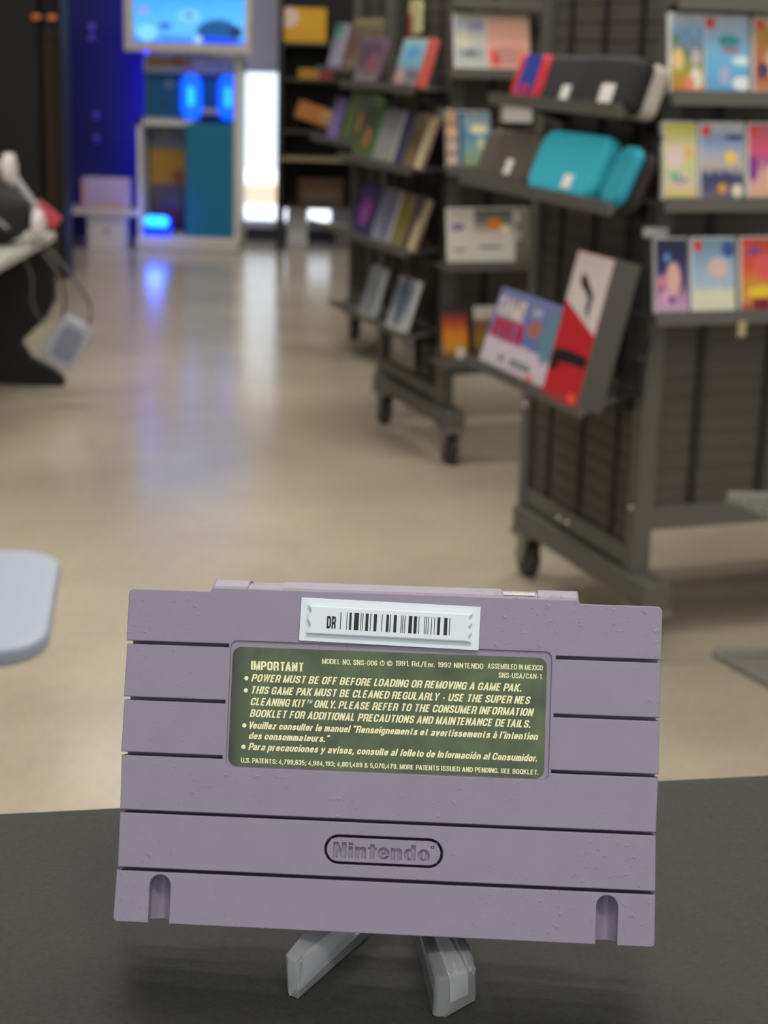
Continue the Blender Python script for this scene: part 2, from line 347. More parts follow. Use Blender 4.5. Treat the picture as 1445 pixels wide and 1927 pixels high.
# ------------------------------------------------------------------ cartridge
mm = 0.001
cart = thing('game_cartridge', 'lilac grey plastic game cartridge seen from the back on a clear stand on the counter', 'game cartridge',
             (0.0021, 0.3822, 0.956))
cart.rotation_euler = (Matrix.Rotation(R(-4.3308), 3, 'Z') @ Matrix.Rotation(R(-20.3351), 3, 'X') @ Matrix.Rotation(R(-0.9975), 3, 'Y')).to_euler()
def P(*l): return [(a * mm, b * mm) for a, b in l]
def arc(cx, cy, r, a0, a1, n=5): return [((cx + r * math.cos(R(a0 + (a1 - a0) * i / n))), (cy + r * math.sin(R(a0 + (a1 - a0) * i / n)))) for i in range(n + 1)]
TOP, RAISE, HW = 84.2, 85.2, 68.0
def outline_top(g):                                   # from groove 4 (z=28) up, notches where grooves 1-3 run out
    r, gh = 1.3, 0.42
    p = [(-67.5, 28.1), (67.6, 28.1)]
    for zc, xi in ((42.0, 41.3), (56.0, 41.5), (70.5, 41.7)):
        p += [(67.9, zc - gh), (xi, zc - gh), (xi, zc + gh), (68.0, zc + gh)]
    p += arc(HW - r, TOP - r, r, 0, 90) + [(47.4, TOP)] + [(47.0, RAISE)] + [(-46.4, RAISE), (-46.8, TOP)]
    p += arc(-HW + r, TOP - r, r, 90, 180)
    for zc, xi in ((70.5, -41.5), (56.2, -41.8), (42.2, -41.9)):
        p += [(-68.0, zc + gh), (xi, zc + gh), (xi, zc - gh), (-67.8, zc - gh)]
    return p
def slot(cx, w, top):
    h = w / 2
    return [(cx + h, 0)] + arc(cx, top - h, h, 0, 180, 12) + [(cx - h, 0)]
body = bmesh.new()
rec = rrect(81.6, 31.9, 1.6, 5, -0.15, 55.85)
plate(body, [P(*outline_top(0)), P(*rec)], 0, 6.0 * mm, 0.26 * mm)
# band with the stadium ring, its inner plate and the sunk lettering
st_out = rrect(29.9, 7.3, 3.64, 12, -0.05, 20.45); st_in = rrect(28.6, 6.0, 2.99, 12, -0.05, 20.45)
plate(body, [P((-67.4, 13.68), (67.8, 13.68), (67.6, 27.3), (-67.5, 27.3)), P(*st_out)], 0, 6.0 * mm, 0.26 * mm)
def logo():
    N_ = [[(0, 0), (0, 1), (.22, 1), (.42, .42), (.42, 1), (.62, 1), (.62, 0), (.40, 0), (.20, .58), (.20, 0)]]
    i_ = [[(0, 0), (.2, 0), (.2, .74), (0, .74)], [(0, .83), (.2, .83), (.2, 1), (0, 1)]]
    n_ = [[(0, 0), (0, .74), (.2, .74), (.2, .66), (.27, .73), (.36, .755), (.46, .72), (.52, .62), (.52, 0), (.32, 0), (.32, .5), (.29, .57), (.25, .57), (.2, .5), (.2, 0)]]
    t_ = [[(.1, .6), (0, .6), (0, .74), (.1, .74), (.1, .94), (.3, .94), (.3, .74), (.4, .74), (.4, .6), (.3, .6), (.3, 0), (.1, 0)]]
    e_ = [[(.54, .32), (.54, .45), (.5, .62), (.4, .73), (.27, .76), (.13, .73), (.03, .6), (0, .37), (.03, .14), (.13, .02), (.27, -.01), (.42, .03), (.52, .14), (.54, .22), (.35, .22), (.32, .14), (.27, .12), (.22, .15), (.2, .24), (.2, .32)],
          [(.2, .44), (.34, .44), (.33, .55), (.27, .62), (.22, .57)]]
    d_ = [[(.54, 0), (.54, 1), (.34, 1), (.34, .7), (.28, .75), (.2, .755), (.08, .7), (.01, .55), (0, .37), (.02, .18), (.09, .04), (.2, -.01), (.28, 0), (.34, .06), (.34, 0)],
          [(.34, .5), (.34, .22), (.30, .13), (.25, .13), (.21, .2), (.2, .37), (.21, .54), (.25, .61), (.3, .61)]]
    el = lambda rx, ry, cx, cy: [(cx + rx * math.cos(a * math.pi / 10), cy + ry * math.sin(a * math.pi / 10)) for a in range(20)]
    o_ = [el(.28, .385, .28, .37), el(.085, .24, .28, .37)]
    r_ = [el(.09, .10, .09, .93), el(.055, .06, .09, .93)]
    x = 0.0; out = []
    for g, adv in ((N_, .73), (i_, .31), (n_, .62), (t_, .47), (e_, .62), (n_, .63), (d_, .65), (o_, .60), (r_, .18)):
        out += [[(x + a, b) for a, b in l] for l in g]; x += adv
    k_ = 25.4 / x
    return [P(*[(-12.7 + a * k_, 18.5 + b * 3.75) for a, b in l]) for l in out]
plate(body, [P(*st_in)] + logo(), 0.02 * mm, 5.9 * mm, 0.11 * mm)
# bottom band with the two slots
rb = 1.0
p = [(-67.6, 12.8), (-67.9, 0.3 + rb)] + arc(-67.9 + rb, rb, rb, 180, 270)[1:]
for cx in (-56.3, 56.0):
    s_ = slot(cx, 5.3, 12.1); p += s_[::-1]
p += arc(67.9 - rb, rb, rb, 270, 360) + [(67.8, 12.8)]
plate(body, [P(*p)], 0, 6.0 * mm, 0.26 * mm)
# deeper layers of the shell: slots go through the first, not the second
prism(body, P((-67.6, 83.9), (-67.6, 0.2), (67.6, 0.2), (67.6, 83.9)), 5.9 * mm, 10.0 * mm, bev=0.3 * mm)
# floor of the label recess
bx(body, -40.93 * mm, 40.63 * mm, 0.6 * mm, 5.95 * mm, 39.92 * mm, 71.78 * mm)
# floor behind the sunk lettering
bx(body, -13.5 * mm, 13.4 * mm, 1.0 * mm, 5.95 * mm, 17.9 * mm, 23.0 * mm)
# shelving concave floors of the slots
for cx in (-56.3, 56.0):
    n = 10; pts = [(cx - 2.65, 5.95)] + [(cx - 2.65 + 5.3 * i / n, 3.6 + 1.9 * math.sin(math.pi * i / n)) for i in range(n + 1)] + [(cx + 2.65, 5.95)]
    prism(body, P(*pts), 0.5 * mm, 11.8 * mm, axis='z')
back = obj('back_shell', body, M_body, cart)
# sloping raised top with its two clip windows
bm = bmesh.new()
def top_piece(x0, x1, r0=0.0, r1=0.0):
    n = 4; v = []
    prof = [(0.1, RAISE - 1.6), (0.12, RAISE - 0.1), (0.7, RAISE + 0.5), (4.5, 87.45), (5.4, 87.6), (9.6, 87.6), (9.6, RAISE - 1.6)]
    prism(bm, [(a * mm, b * mm) for a, b in prof], x0 * mm, x1 * mm, axis='x', bev=0.4 * mm if (r0 or r1) else 0)
top_piece(-46.4, -37.2, 1); top_piece(-28.4, 27.4); top_piece(36.6, 47.0, 0, 1)
for x0, x1 in ((-37.2, -28.4), (27.4, 36.6)):
    prism(bm, [(a * mm, b * mm) for a, b in [(0.1, RAISE - 1.6), (0.12, RAISE - 0.1), (0.7, RAISE + 0.3), (4.3, 86.7), (9.6, 86.9), (9.6, RAISE - 1.6)]], x0 * mm, x1 * mm, axis='x')
obj('raised_top', bm, M_body, cart)
o = obj('label_edge', box(28.0 * mm, 36.0 * mm, 1.4 * mm, 4.2 * mm, 85.9 * mm, 86.6 * mm), mat('worn_white_label', (225, 222, 214), 0.6, var=0.25, vscale=900), cart)
o.rotation_euler = (0, 0, 0)
# front half of the shell behind the seam
bm = bmesh.new()
prism(bm, P(*(rrect(135.6, 84.0, 1.2, 4, 0, 42.2))), 10.35 * mm, 16.8 * mm, bev=0.8 * mm)
prism(bm, P(*(rrect(93.0, 83.0, 3.0, 4, 0.3, 45.9))), 10.4 * mm, 20.0 * mm, bev=1.2 * mm)
prism(bm, P(*(rrect(134.6, 83.2, 1.0, 4, 0, 42.2))), 9.9 * mm, 10.5 * mm)
obj('front_shell', bm, M_body, cart)

# printed label
def label_mat():
    m = bpy.data.materials.new('olive_label_print'); m.use_nodes = True; nt = m.node_tree; N = nt.nodes; L = nt.links; b = N['Principled BSDF']
    tc = N.new('ShaderNodeTexCoord'); n = N.new('ShaderNodeTexNoise'); n.inputs['Scale'].default_value = 110; n.inputs['Detail'].default_value = 6
    L.new(tc.outputs['Object'], n.inputs['Vector']); r = N.new('ShaderNodeValToRGB'); L.new(n.outputs['Fac'], r.inputs[0])
    e = r.color_ramp.elements; e[0].position = 0.3; e[0].color = lin((62, 72, 52)); e[1].position = 0.72; e[1].color = lin((90, 106, 68))
    # worn dark left edge: uv.x near 0 with ragged noise
    sp = N.new('ShaderNodeSeparateXYZ'); L.new(tc.outputs['Object'], sp.inputs[0])
    mr = N.new('ShaderNodeMapRange'); L.new(sp.outputs['X'], mr.inputs[0]); mr.inputs[1].default_value = -0.0405; mr.inputs[2].default_value = -0.0345; mr.inputs[3].default_value = 1.0; mr.inputs[4].default_value = 0.0
    ad = N.new('ShaderNodeMath'); ad.operation = 'MULTIPLY_ADD'; L.new(n.outputs['Fac'], ad.inputs[0]); ad.inputs[1].default_value = 1.6; ad.inputs[2].default_value = -0.8
    a2 = N.new('ShaderNodeMath'); a2.operation = 'ADD'; a2.use_clamp = True; L.new(mr.outputs[0], a2.inputs[0]); L.new(ad.outputs[0], a2.inputs[1])
    mu = N.new('ShaderNodeMath'); mu.operation = 'MULTIPLY'; L.new(a2.outputs[0], mu.inputs[0]); L.new(mr.outputs[0], mu.inputs[1])
    mx = N.new('ShaderNodeMix'); mx.data_type = 'RGBA'; L.new(mu.outputs[0], mx.inputs[0]); L.new(r.outputs[0], mx.inputs[6]); mx.inputs[7].default_value = lin((46, 44, 40))
    L.new(mx.outputs[2], b.inputs['Base Color']); b.inputs['Roughness'].default_value = 0.45
    return m
bm = bmesh.new(); plate(bm, [P(*rrect(79.9, 30.1, 2.2, 6, -0.45, 55.25))], 0.34 * mm, 0.25 * mm, 0.04 * mm)
lab = obj('label', bm, label_mat(), cart); lab['label'] = 'worn olive green printed label'
M_cream = mat('cream_ink', (243, 236, 188), 0.5)
bm = bmesh.new(); yl = 0.30 * mm
B, I = 0.165, 0.2
for (s, x0, x1, z, cap, bold, sh) in (
    ('IMPORTANT', -35.6, -22.25, 64.6, 2.25, 0.185, 0),
    ('MODEL NO. SNS-006', -17.45, -3.35, 66.75, 1.36, 0.12, 0),
    ('1991. Rd./Enr. 1992 NINTENDO', 1.25, 23.5, 66.95, 1.36, 0.12, 0),
    ('ASSEMBLED IN MEXICO', 24.6, 38.45, 67.1, 1.36, 0.12, 0),
    ('SNS-USA/CAN-1', 27.43, 38.2, 64.9, 1.36, 0.12, 0),
    ('POWER MUST BE OFF BEFORE LOADING OR REMOVING A GAME PAK.', -35.4, 33.3, 61.6, 1.95, B, I),
    ('THIS GAME PAK MUST BE CLEANED REGULARLY - USE THE SUPER NES', -35.1, 35.7, 58.55, 1.95, B, I),
    ('CLEANING KIT\u2122 ONLY. PLEASE REFER TO THE CONSUMER INFORMATION', -35.3, 36.65, 55.6, 1.95, B, I),
    ('BOOKLET FOR ADDITIONAL PRECAUTIONS AND MAINTENANCE DETAILS.', -35.4, 35.8, 52.65, 1.95, B, I),
    ('Veuillez consulter le manuel \u201cRenseignements et avertissements \u00e0 l\u2019intention', -35.3, 37.8, 49.7, 1.8, B, I),
    ('des consommateurs.\u201d', -35.4, -14.6, 47.05, 1.8, B, I),
    ('Para precauciones y avisos, consulte al folleto de Informaci\u00f3n al Consumidor.', -35.4, 37.75, 44.3, 1.8, B, I),
    ('U.S. PATENTS: 4,799,635; 4,984,193; 4,801,489 & 5,070,479. MORE PATENTS ISSUED AND PENDING. SEE BOOKLET.', -37.1, 38.05, 41.05, 1.25, 0.14, 0)):
    put_text(bm, s, x0 * mm, x1 * mm, z * mm, cap * mm, yl, bold, sh)
for zb in (62.4, 59.3, 50.45, 45.05):
    ngon(bm, [((-36.65 + 0.55 * math.cos(a * math.pi / 6)) * mm, (zb + 0.55 * math.sin(a * math.pi / 6)) * mm) for a in range(12)], yl)
ring = [((-2.1 + 0.62 * math.cos(a * math.pi / 8)) * mm, (67.5 + 0.68 * math.sin(a * math.pi / 8)) * mm) for a in range(16)]
ngon(bm, ring, yl)
for rr_, pts_ in ((0.62, [(math.cos(a * math.pi / 8), math.sin(a * math.pi / 8)) for a in range(17)]), (0.3, [(math.cos(R(40 + a * 28)), math.sin(R(40 + a * 28))) for a in range(11)])):
    L_, R_, cl_ = ribbon([(-0.2 + rr_ * a, 67.5 + rr_ * b) for a, b in pts_], 0.17)
    for i in range(len(L_) if cl_ else len(L_) - 1):
        j = (i + 1) % len(L_); bm.faces.new([bm.verts.new((v.x * mm, yl, v.y * mm)) for v in (L_[i], L_[j], R_[j], R_[i])][::-1])
lt = obj('lettering', bm, M_cream, lab)
bm = bmesh.new(); put_text(bm, 'M', -2.5 * mm, -1.7 * mm, 67.1 * mm, 0.8 * mm, yl - 0.03 * mm, 0.22)
obj('mark', bm, label_mat(), lab)

# white security tag with a raised pouch and a printed barcode
tg = bpy.data.objects.new('security_tag', None); C.objects.link(tg); tg.parent = cart; tg['label'] = 'white plastic security tag with a barcode'
tg.location = (-0.55 * mm, 0, 77.5 * mm); tg.rotation_euler = (0, R(1.1), 0)
bm = bmesh.new(); plate(bm, [P(*rrect(45.7, 11.0, 0.25, 2))], -0.55 * mm, 0.55 * mm, 0.1 * mm)
obj('tag_base', bm, M_white, tg)
def wavy(hw, hh):
    p = []
    n = 28
    for i in range(n + 1):
        t = i / n; p.append((hw - 0.75 + 0.42 * math.cos(t * 6 * math.pi), -hh + 2 * hh * t))
    for i in range(n + 1):
        t = i / n; p.append((-hw + 0.75 - 0.42 * math.cos(t * 4 * math.pi + 0.5), hh - 2 * hh * t))
    return p
bm = bmesh.new(); plate(bm, [P(*wavy(21.3, 3.65))], -1.75 * mm, 1.25 * mm, 0.42 * mm)
obj('raised_pouch', bm, M_white, tg, smooth=False)
bm = bmesh.new(); yb = -1.78 * mm
def X(px): return (-23.2 + (px - 568) * 0.1356 + 0.55) * mm
put_text(bm, 'DR', X(618), X(635), -2.05 * mm, 3.15 * mm, yb, 0.2)
for a, b_ in ((643, 644.6), (654.8, 656.2), (660, 664.3), (669, 677.9), (681.1, 682.5), (684.6, 686), (690.3, 696), (699.3, 700.8), (705.8, 711.6), (720.6, 722),
              (729, 734), (736.1, 737.6), (743, 748.8), (756.7, 758.1), (759.6, 760.9), (763.3, 764.8), (771, 777.6), (780.7, 786.5), (789.7, 791.1), (800.5, 801.9),
              (803.4, 804.8), (807.1, 808.5), (812.9, 814.3), (818.8, 820.2), (824.5, 830), (837, 843.5), (847, 848.5)):
    ngon(bm, [(X(a), -2.15 * mm), (X(b_), -2.15 * mm), (X(b_), 2.25 * mm), (X(a), 2.25 * mm)], yb)
obj('barcode', bm, mat('black_print', (14, 14, 16), 0.5), tg)

# ------------------------------------------------------------------ clear display stand
st = thing('display_stand', 'small clear plastic easel under the grey cartridge on the counter', 'display stand', (0.003, 0.40, 0.942))
def hull(pts, bev, inner=None):
    bm = bmesh.new()
    for p_ in pts: bm.verts.new(Vector(p_) - Vector(st.location))
    r = bmesh.ops.convex_hull(bm, input=bm.verts[:])
    bmesh.ops.delete(bm, geom=[g for g in r['geom_interior'] if isinstance(g, bmesh.types.BMVert)], context='VERTS')
    bmesh.ops.dissolve_limit(bm, angle_limit=R(3), verts=bm.verts[:], edges=bm.edges[:])
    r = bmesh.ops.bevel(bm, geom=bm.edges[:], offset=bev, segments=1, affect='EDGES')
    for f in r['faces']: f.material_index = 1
    if inner:
        k = bmesh.new()
        for p_ in inner: k.verts.new(Vector(p_) - Vector(st.location))
        r = bmesh.ops.convex_hull(k, input=k.verts[:])
        bmesh.ops.reverse_faces(k, faces=k.faces[:]); me = bpy.data.meshes.new('k'); k.to_mesh(me); k.free(); bm.from_mesh(me); bpy.data.meshes.remove(me)
    return bm
def inset(pts, k, dz=0.0):
    c_ = sum((Vector(p_) for p_ in pts), Vector()) / len(pts)
    return [c_ + (Vector(p_) - c_) * k + Vector((0, 0, dz)) for p_ in pts]
z0 = 0.942
Lp = [(-0.0207, 0.3751, z0), (-0.0178, 0.3735, z0), (0.0075, 0.4205, z0), (0.0005, 0.4245, z0),
      (-0.0216, 0.3776, 0.9525), (-0.0181, 0.3878, 0.9525), (-0.0182, 0.3758, 0.9515), (0.0, 0.4215, 0.9478), (0.0055, 0.4195, 0.9478)]
Rp = [(0.0154, 0.3671, z0), (0.0187, 0.3672, z0), (0.0263, 0.3752, z0), (0.0095, 0.4205, z0), (0.0185, 0.4215, z0),
      (0.0157, 0.3700, 0.9512), (0.0185, 0.3705, 0.9512), (0.0259, 0.3760, 0.9512), (0.0248, 0.3857, 0.9518), (0.0098, 0.4185, 0.9478), (0.0185, 0.4195, 0.9478)]
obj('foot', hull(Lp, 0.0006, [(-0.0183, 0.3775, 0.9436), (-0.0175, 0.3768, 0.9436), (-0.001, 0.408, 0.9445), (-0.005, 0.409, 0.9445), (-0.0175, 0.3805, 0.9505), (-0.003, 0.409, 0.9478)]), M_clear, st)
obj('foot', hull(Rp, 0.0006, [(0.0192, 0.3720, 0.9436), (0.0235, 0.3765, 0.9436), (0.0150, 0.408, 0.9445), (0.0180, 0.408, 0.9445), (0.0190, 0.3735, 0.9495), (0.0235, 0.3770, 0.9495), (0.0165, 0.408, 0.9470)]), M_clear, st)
bm = bmesh.new()
bx(bm, -0.024, -0.018, 0, 0.004, 0.001, 0.062, bev=0.0008); bx(bm, 0.018, 0.024, 0, 0.004, 0.001, 0.062, bev=0.0008); bx(bm, -0.018, 0.018, 0, 0.004, 0.001, 0.012, bev=0.0008)
o = obj('back_rest', bm, M_clear, st); o.location = (0.0005, 0.0205, 0.0015); o.rotation_euler = (R(-20.3), 0, R(-4.3))

# ------------------------------------------------------------------ gondolas
U = Vector((math.cos(R(20)), math.sin(R(20)), 0)); V = Vector((-math.sin(R(20)), math.cos(R(20)), 0))
def gondola(name, label, origin, wid, length, height, end_shelves, side_shelves, bolts):
    t = thing(name, label, 'display rack', origin, (0, 0, R(20)))
    zb = 0.165; pt = 0.04
    for (u, w_) in ((0, 0), (0, wid - pt), (length - pt, 0), (length - pt, wid - pt)):
        obj('post', box(u, u + pt, w_, w_ + pt, zb, height, bev=0.003), M_frame, t)
    for u in (0.0, length - 0.04):
        obj('base_rail', box(u - 0.01, u + 0.05, -0.075, wid + 0.0, 0.112, zb, bev=0.004), M_frame, t)
        for w_ in (-0.045, wid - 0.045):
            c = obj('caster', box(u - 0.015, u + 0.055, w_ - 0.03, w_ + 0.045, 0.098, 0.112), M_zinc, t)
            bm = bmesh.new()
            for s_ in (-1, 1): prism(bm, [(w_ - 0.02, 0.1), (w_ + 0.035, 0.1), (w_ + 0.03, 0.03), (w_ + 0.005, 0.03)], u + 0.02 + s_ * 0.019 - 0.002, u + 0.02 + s_ * 0.019 + 0.002, axis='x')
            obj('fork', bm, M_zinc, c)
            bm = bmesh.new(); lathe(bm, [(0.038, -0.015), (0.046, -0.01), (0.046, 0.01), (0.038, 0.015)], 20, 'x', (u + 0.02, w_ + 0.012, 0.046))
            obj('wheel', bm, M_rubber, c)
    def slats(axis, a0, a1, z0_, z1_, pos, out):
        bm = bmesh.new(); n = int((z1_ - z0_) / 0.036); pitch = (z1_ - z0_) / n
        def b_(p0, p1, d0, d1, q0, q1):
            d0, d1 = sorted((pos + out * d0, pos + out * d1))
            if axis == 'w': bx(bm, d0, d1, p0, p1, q0, q1)
            else: bx(bm, p0, p1, d0, d1, q0, q1)
        b_(a0, a1, -0.012, 0.0, z0_, z1_)
        for i in range(n): b_(a0, a1, 0.0, 0.002, z0_ + pitch * (i + 0.07), z0_ + pitch * (i + 0.93))
        return bm
    def strips(axis, a0, a1, z0_, z1_, pos, out):
        k = a0 + 0.08
        while k < a1:
            d0, d1 = sorted((pos, pos + out * 0.007))
            bm = box(d0, d1, k, k + 0.018, z0_, z1_) if axis == 'w' else box(k, k + 0.018, d0, d1, z0_, z1_)
            obj('slotted_strip', bm, M_strip, t); k += 0.155
    obj('end_panel', slats('w', pt, wid - pt, 0.21, height, 0.018, -1), M_panel, t)
    strips('w', pt, wid - pt, 0.21, height, 0.018, -1)
    obj('lower_bar', box(0.004, 0.034, pt, wid - pt, 0.175, 0.212), M_frame, t)
    obj('side_panel', slats('u', pt, length - pt, 0.30, height, 0.018, -1), M_panel, t)
    strips('u', pt, length - pt, 0.30, height, 0.018, -1)
    obj('lower_bar', box(pt, length - pt, 0.002, 0.034, 0.255, 0.302), M_frame, t)
    obj('side_panel', box(pt, length - pt, wid - 0.03, wid - 0.01, 0.26, height), M_panel, t)
    obj('end_panel', box(length - 0.03, length - 0.01, pt, wid - pt, 0.21, height), M_panel, t)
    for (z, dep, w0, w1) in end_shelves:
        bm = bmesh.new(); ta = max(0.0, 0.03 - w0); tb = max(0.0, w1 - wid + 0.03)
        prism(bm, [(0.0, w0 + ta), (-dep, w0), (-dep, w1), (0.0, w1 - tb)], z - 0.006, z, axis='z'); bx(bm, -dep - 0.004, -dep, w0, w1, z - 0.012, z + 0.012)
        s_ = obj('end_shelf', bm, M_frame, t)
        for w_ in (max(w0 + ta + 0.02, 0.045), min(w1 - 0.05, wid - 0.06)):
            obj('bracket', (lambda q: (prism(q, [(-dep * 0.8, z - 0.006), (0.012, z - 0.006), (0.012, z - 0.05)], w_, w_ + 0.004, axis='y'), q)[1])(bmesh.new()), M_strip, s_)
    for (z, dep) in side_shelves:
        bm = bmesh.new(); bx(bm, -0.04, length, -dep, 0.0, z - 0.006, z); bx(bm, -0.04, length, -dep - 0.004, -dep, z - 0.014, z + 0.012)
        obj('side_shelf', bm, M_frame, t)
    for (u, w_, z) in bolts:
        bm = bmesh.new()
        if w_ < 0: lathe(bm, [(0.006, 0.002), (0.006, 0.0), (0.003, -0.005)], 10, 'y', (u, 0.0, z))
        else: lathe(bm, [(0.006, 0.002), (0.006, 0.0), (0.003, -0.005)], 10, 'x', (0.0, w_, z))
        obj('bolt', bm, M_bolt, t)
    return t
NA = Vector((0.498, 3.249, 0)); NB = Vector((0.155, 4.860, 0)); NC = Vector((0.019, 6.461, 0))
gondola('display_rack', 'nearest dark slatted rack on casters, with carry cases on its end shelves', NA, 0.565, 1.3, 1.7,
        [(1.072, 0.15, -0.125, 0.47), (0.905, 0.18, -0.165, 0.54), (0.535, 0.20, -0.14, 0.40)], [(1.262, 0.1), (1.097, 0.1), (0.907, 0.1), (0.697, 0.1)],
        [(0, 0.02, 0.30), (0, 0.02, 0.60), (0, 0.02, 0.90), (0.02, -1, 1.15), (0, 0.545, 0.40), (0, 0.34, 0.192), (0, 0.30, 0.192)])
gondola('display_rack', 'middle slatted rack on casters, right behind the nearest one, game cases on both faces', NB, 0.565, 1.3, 1.7,
        [(1.06, 0.14, -0.06, 0.56), (0.843, 0.14, -0.06, 0.56), (0.615, 0.14, -0.06, 0.56), (0.376, 0.12, -0.04, 0.56)], [(1.29, 0.09), (1.108, 0.09), (0.848, 0.09), (0.582, 0.09), (0.308, 0.09)], [])
gondola('display_rack', 'farthest slatted rack on casters, half hidden behind the middle rack', NC, 0.565, 1.3, 1.9,
        [(1.08, 0.15, -0.06, 0.56), (0.812, 0.15, -0.06, 0.62), (0.476, 0.15, -0.06, 0.62), (0.19, 0.15, -0.06, 0.33)], [], [])

# ------------------------------------------------------------------ game cases
def game_case(label, place, shell_rgb, cov, lean=27, yaw=20, w=0.105, h=0.165, d=0.014, group=None, name='game_case', cat='game case'):
    t = thing(name, label, cat, place, (R(-lean), 0, R(yaw)), group)
    obj('case_shell', box(-w / 2, w / 2, 0.0, d, 0, h, bev=0.002, seg=2), mat('case_%d_%d_%d' % shell_rgb, shell_rgb, 0.3), t)
    obj('cover', card(w * 0.95, h * 0.95, 0.0006, -0.0006, 0, h / 2), cov, t)
    return t
def on_side(N_, u, z, off): return N_ + U * u - V * off + Vector((0, 0, z))
def on_end(N_, w_, z, off): return N_ + V * w_ - U * off + Vector((0, 0, z))
WS, CLR, BLU, GRN = (236, 236, 232), (205, 208, 208), (60, 90, 170), (80, 140, 60)
RED = (232, 80, 78)
badge = ('r', 0.12, 0.9, 0.11, 0.07, RED)
G = 'game cases on the side shelves of the nearest rack'
A_cases = [
 (1.103, -0.018, 'game case with sky blue and straw yellow cover beside the post, upper shelf', cover('cover_farm', [(0, (205, 120, 70)), (0.25, (170, 160, 60)), (0.5, (120, 125, 110)), (0.75, (120, 165, 205)), (1, (205, 220, 220))], [('e', 0.2, 0.42, 0.2, 0.16, (228, 200, 130)), ('e', 0.75, 0.45, 0.16, 0.12, (190, 185, 190)), ('e', 0.75, 0.17, 0.2, 0.16, (232, 225, 205)), ('e', 0.55, 0.1, 0.18, 0.1, (230, 140, 110)), ('e', 0.1, 0.68, 0.16, 0.07, (110, 150, 80))])),
 (1.103, 0.081, 'game case with light blue cover and white cloud bands, upper shelf', cover('cover_sky', [(0, (110, 160, 200)), (0.3, (104, 180, 222)), (0.6, (130, 180, 215)), (0.8, (160, 190, 215)), (1, (205, 210, 225))], [('e', 0.55, 0.67, 0.28, 0.09, (60, 150, 160)), ('e', 0.6, 0.56, 0.24, 0.05, (160, 120, 140)), ('e', 0.85, 0.42, 0.25, 0.07, (215, 235, 232)), ('e', 0.85, 0.12, 0.25, 0.1, (235, 238, 240)), ('e', 0.45, 0.22, 0.14, 0.14, (170, 180, 215)), badge])),
 (1.103, 0.184, 'game case with brown and orange cover at the upper shelf edge of the photo', cover('cover_amber', [(0, (200, 150, 120)), (0.2, (180, 95, 60)), (0.5, (175, 110, 80)), (0.8, (190, 140, 60)), (1, (235, 215, 185))], [('e', 0.5, 0.4, 0.3, 0.25, (225, 165, 125)), ('e', 0.2, 0.3, 0.15, 0.12, (80, 65, 95)), badge])),
 (0.913, -0.012, 'game case with a lime yellow and pink cover beside the post, middle shelf', cover('cover_lime', [(0, (222, 205, 110)), (0.2, (225, 200, 180)), (0.4, (200, 210, 150)), (0.7, (225, 215, 165)), (1, (205, 205, 80))], [('e', 0.35, 0.55, 0.3, 0.2, (230, 208, 200)), ('e', 0.75, 0.6, 0.16, 0.1, (230, 185, 110)), ('e', 0.35, 0.3, 0.2, 0.07, (130, 195, 150)), ('e', 0.5, 0.24, 0.3, 0.04, (150, 160, 170))])),
 (0.913, 0.089, 'game case with a white and navy cover and a yellow disc, middle shelf', cover('cover_navy', [(0, (120, 110, 130)), (0.15, (80, 80, 110)), (0.3, (60, 62, 115)), (0.42, (190, 180, 170)), (0.6, (175, 175, 195)), (0.8, (130, 160, 200)), (1, (205, 205, 205))], [('e', 0.7, 0.55, 0.17, 0.1, (238, 205, 100)), ('e', 0.5, 0.13, 0.13, 0.08, (215, 155, 70)), ('e', 0.8, 0.82, 0.3, 0.04, (40, 60, 110)), ('e', 0.85, 0.1, 0.14, 0.1, (232, 222, 205)), badge])),
 (0.913, 0.190, 'game case with a pink and purple cover, middle shelf', cover('cover_pink', [(0, (225, 180, 150)), (0.3, (220, 170, 160)), (0.5, (170, 90, 150)), (0.7, (225, 90, 120)), (1, (205, 110, 130))], [('e', 0.7, 0.3, 0.3, 0.25, (232, 195, 150)), ('e', 0.1, 0.4, 0.12, 0.2, (135, 60, 140)), badge])),
 (0.703, -0.012, 'midnight blue game case with a pale pink swirl beside the post, lower shelf', cover('cover_midnight', [(0, (215, 175, 205)), (0.18, (190, 140, 180)), (0.4, (80, 62, 110)), (0.7, (42, 46, 96)), (1, (40, 44, 80))], [('e', 0.55, 0.45, 0.25, 0.26, (225, 180, 165)), ('e', 0.2, 0.42, 0.2, 0.1, (205, 130, 155)), ('e', 0.35, 0.2, 0.28, 0.12, (215, 165, 200)), ('e', 0.5, 0.17, 0.12, 0.05, (40, 30, 60)), ('e', 0.35, 0.75, 0.1, 0.07, (110, 160, 215))])),
 (0.703, 0.090, 'game case with a pale blue and cream cover, lower shelf', cover('cover_cream', [(0, (226, 226, 205)), (0.25, (222, 222, 190)), (0.35, (175, 195, 210)), (0.7, (140, 170, 200)), (1, (130, 165, 190))], [('e', 0.6, 0.6, 0.28, 0.16, (215, 190, 185)), ('e', 0.85, 0.85, 0.18, 0.12, (60, 85, 165)), badge])),
 (0.703, 0.194, 'game case with a red orange cover and a yellow bar, lower shelf', cover('cover_fire', [(0, (175, 50, 60)), (0.15, (215, 150, 70)), (0.4, (205, 140, 60)), (0.6, (215, 80, 60)), (1, (205, 90, 70))], [('e', 0.5, 0.25, 0.38, 0.1, (240, 200, 50)), ('e', 0.55, 0.62, 0.3, 0.2, (225, 90, 90)), ('e', 0.3, 0.82, 0.2, 0.06, (130, 80, 150)), ('r', 0.5, 0.09, 0.22, 0.08, (130, 30, 50)), badge])),
]
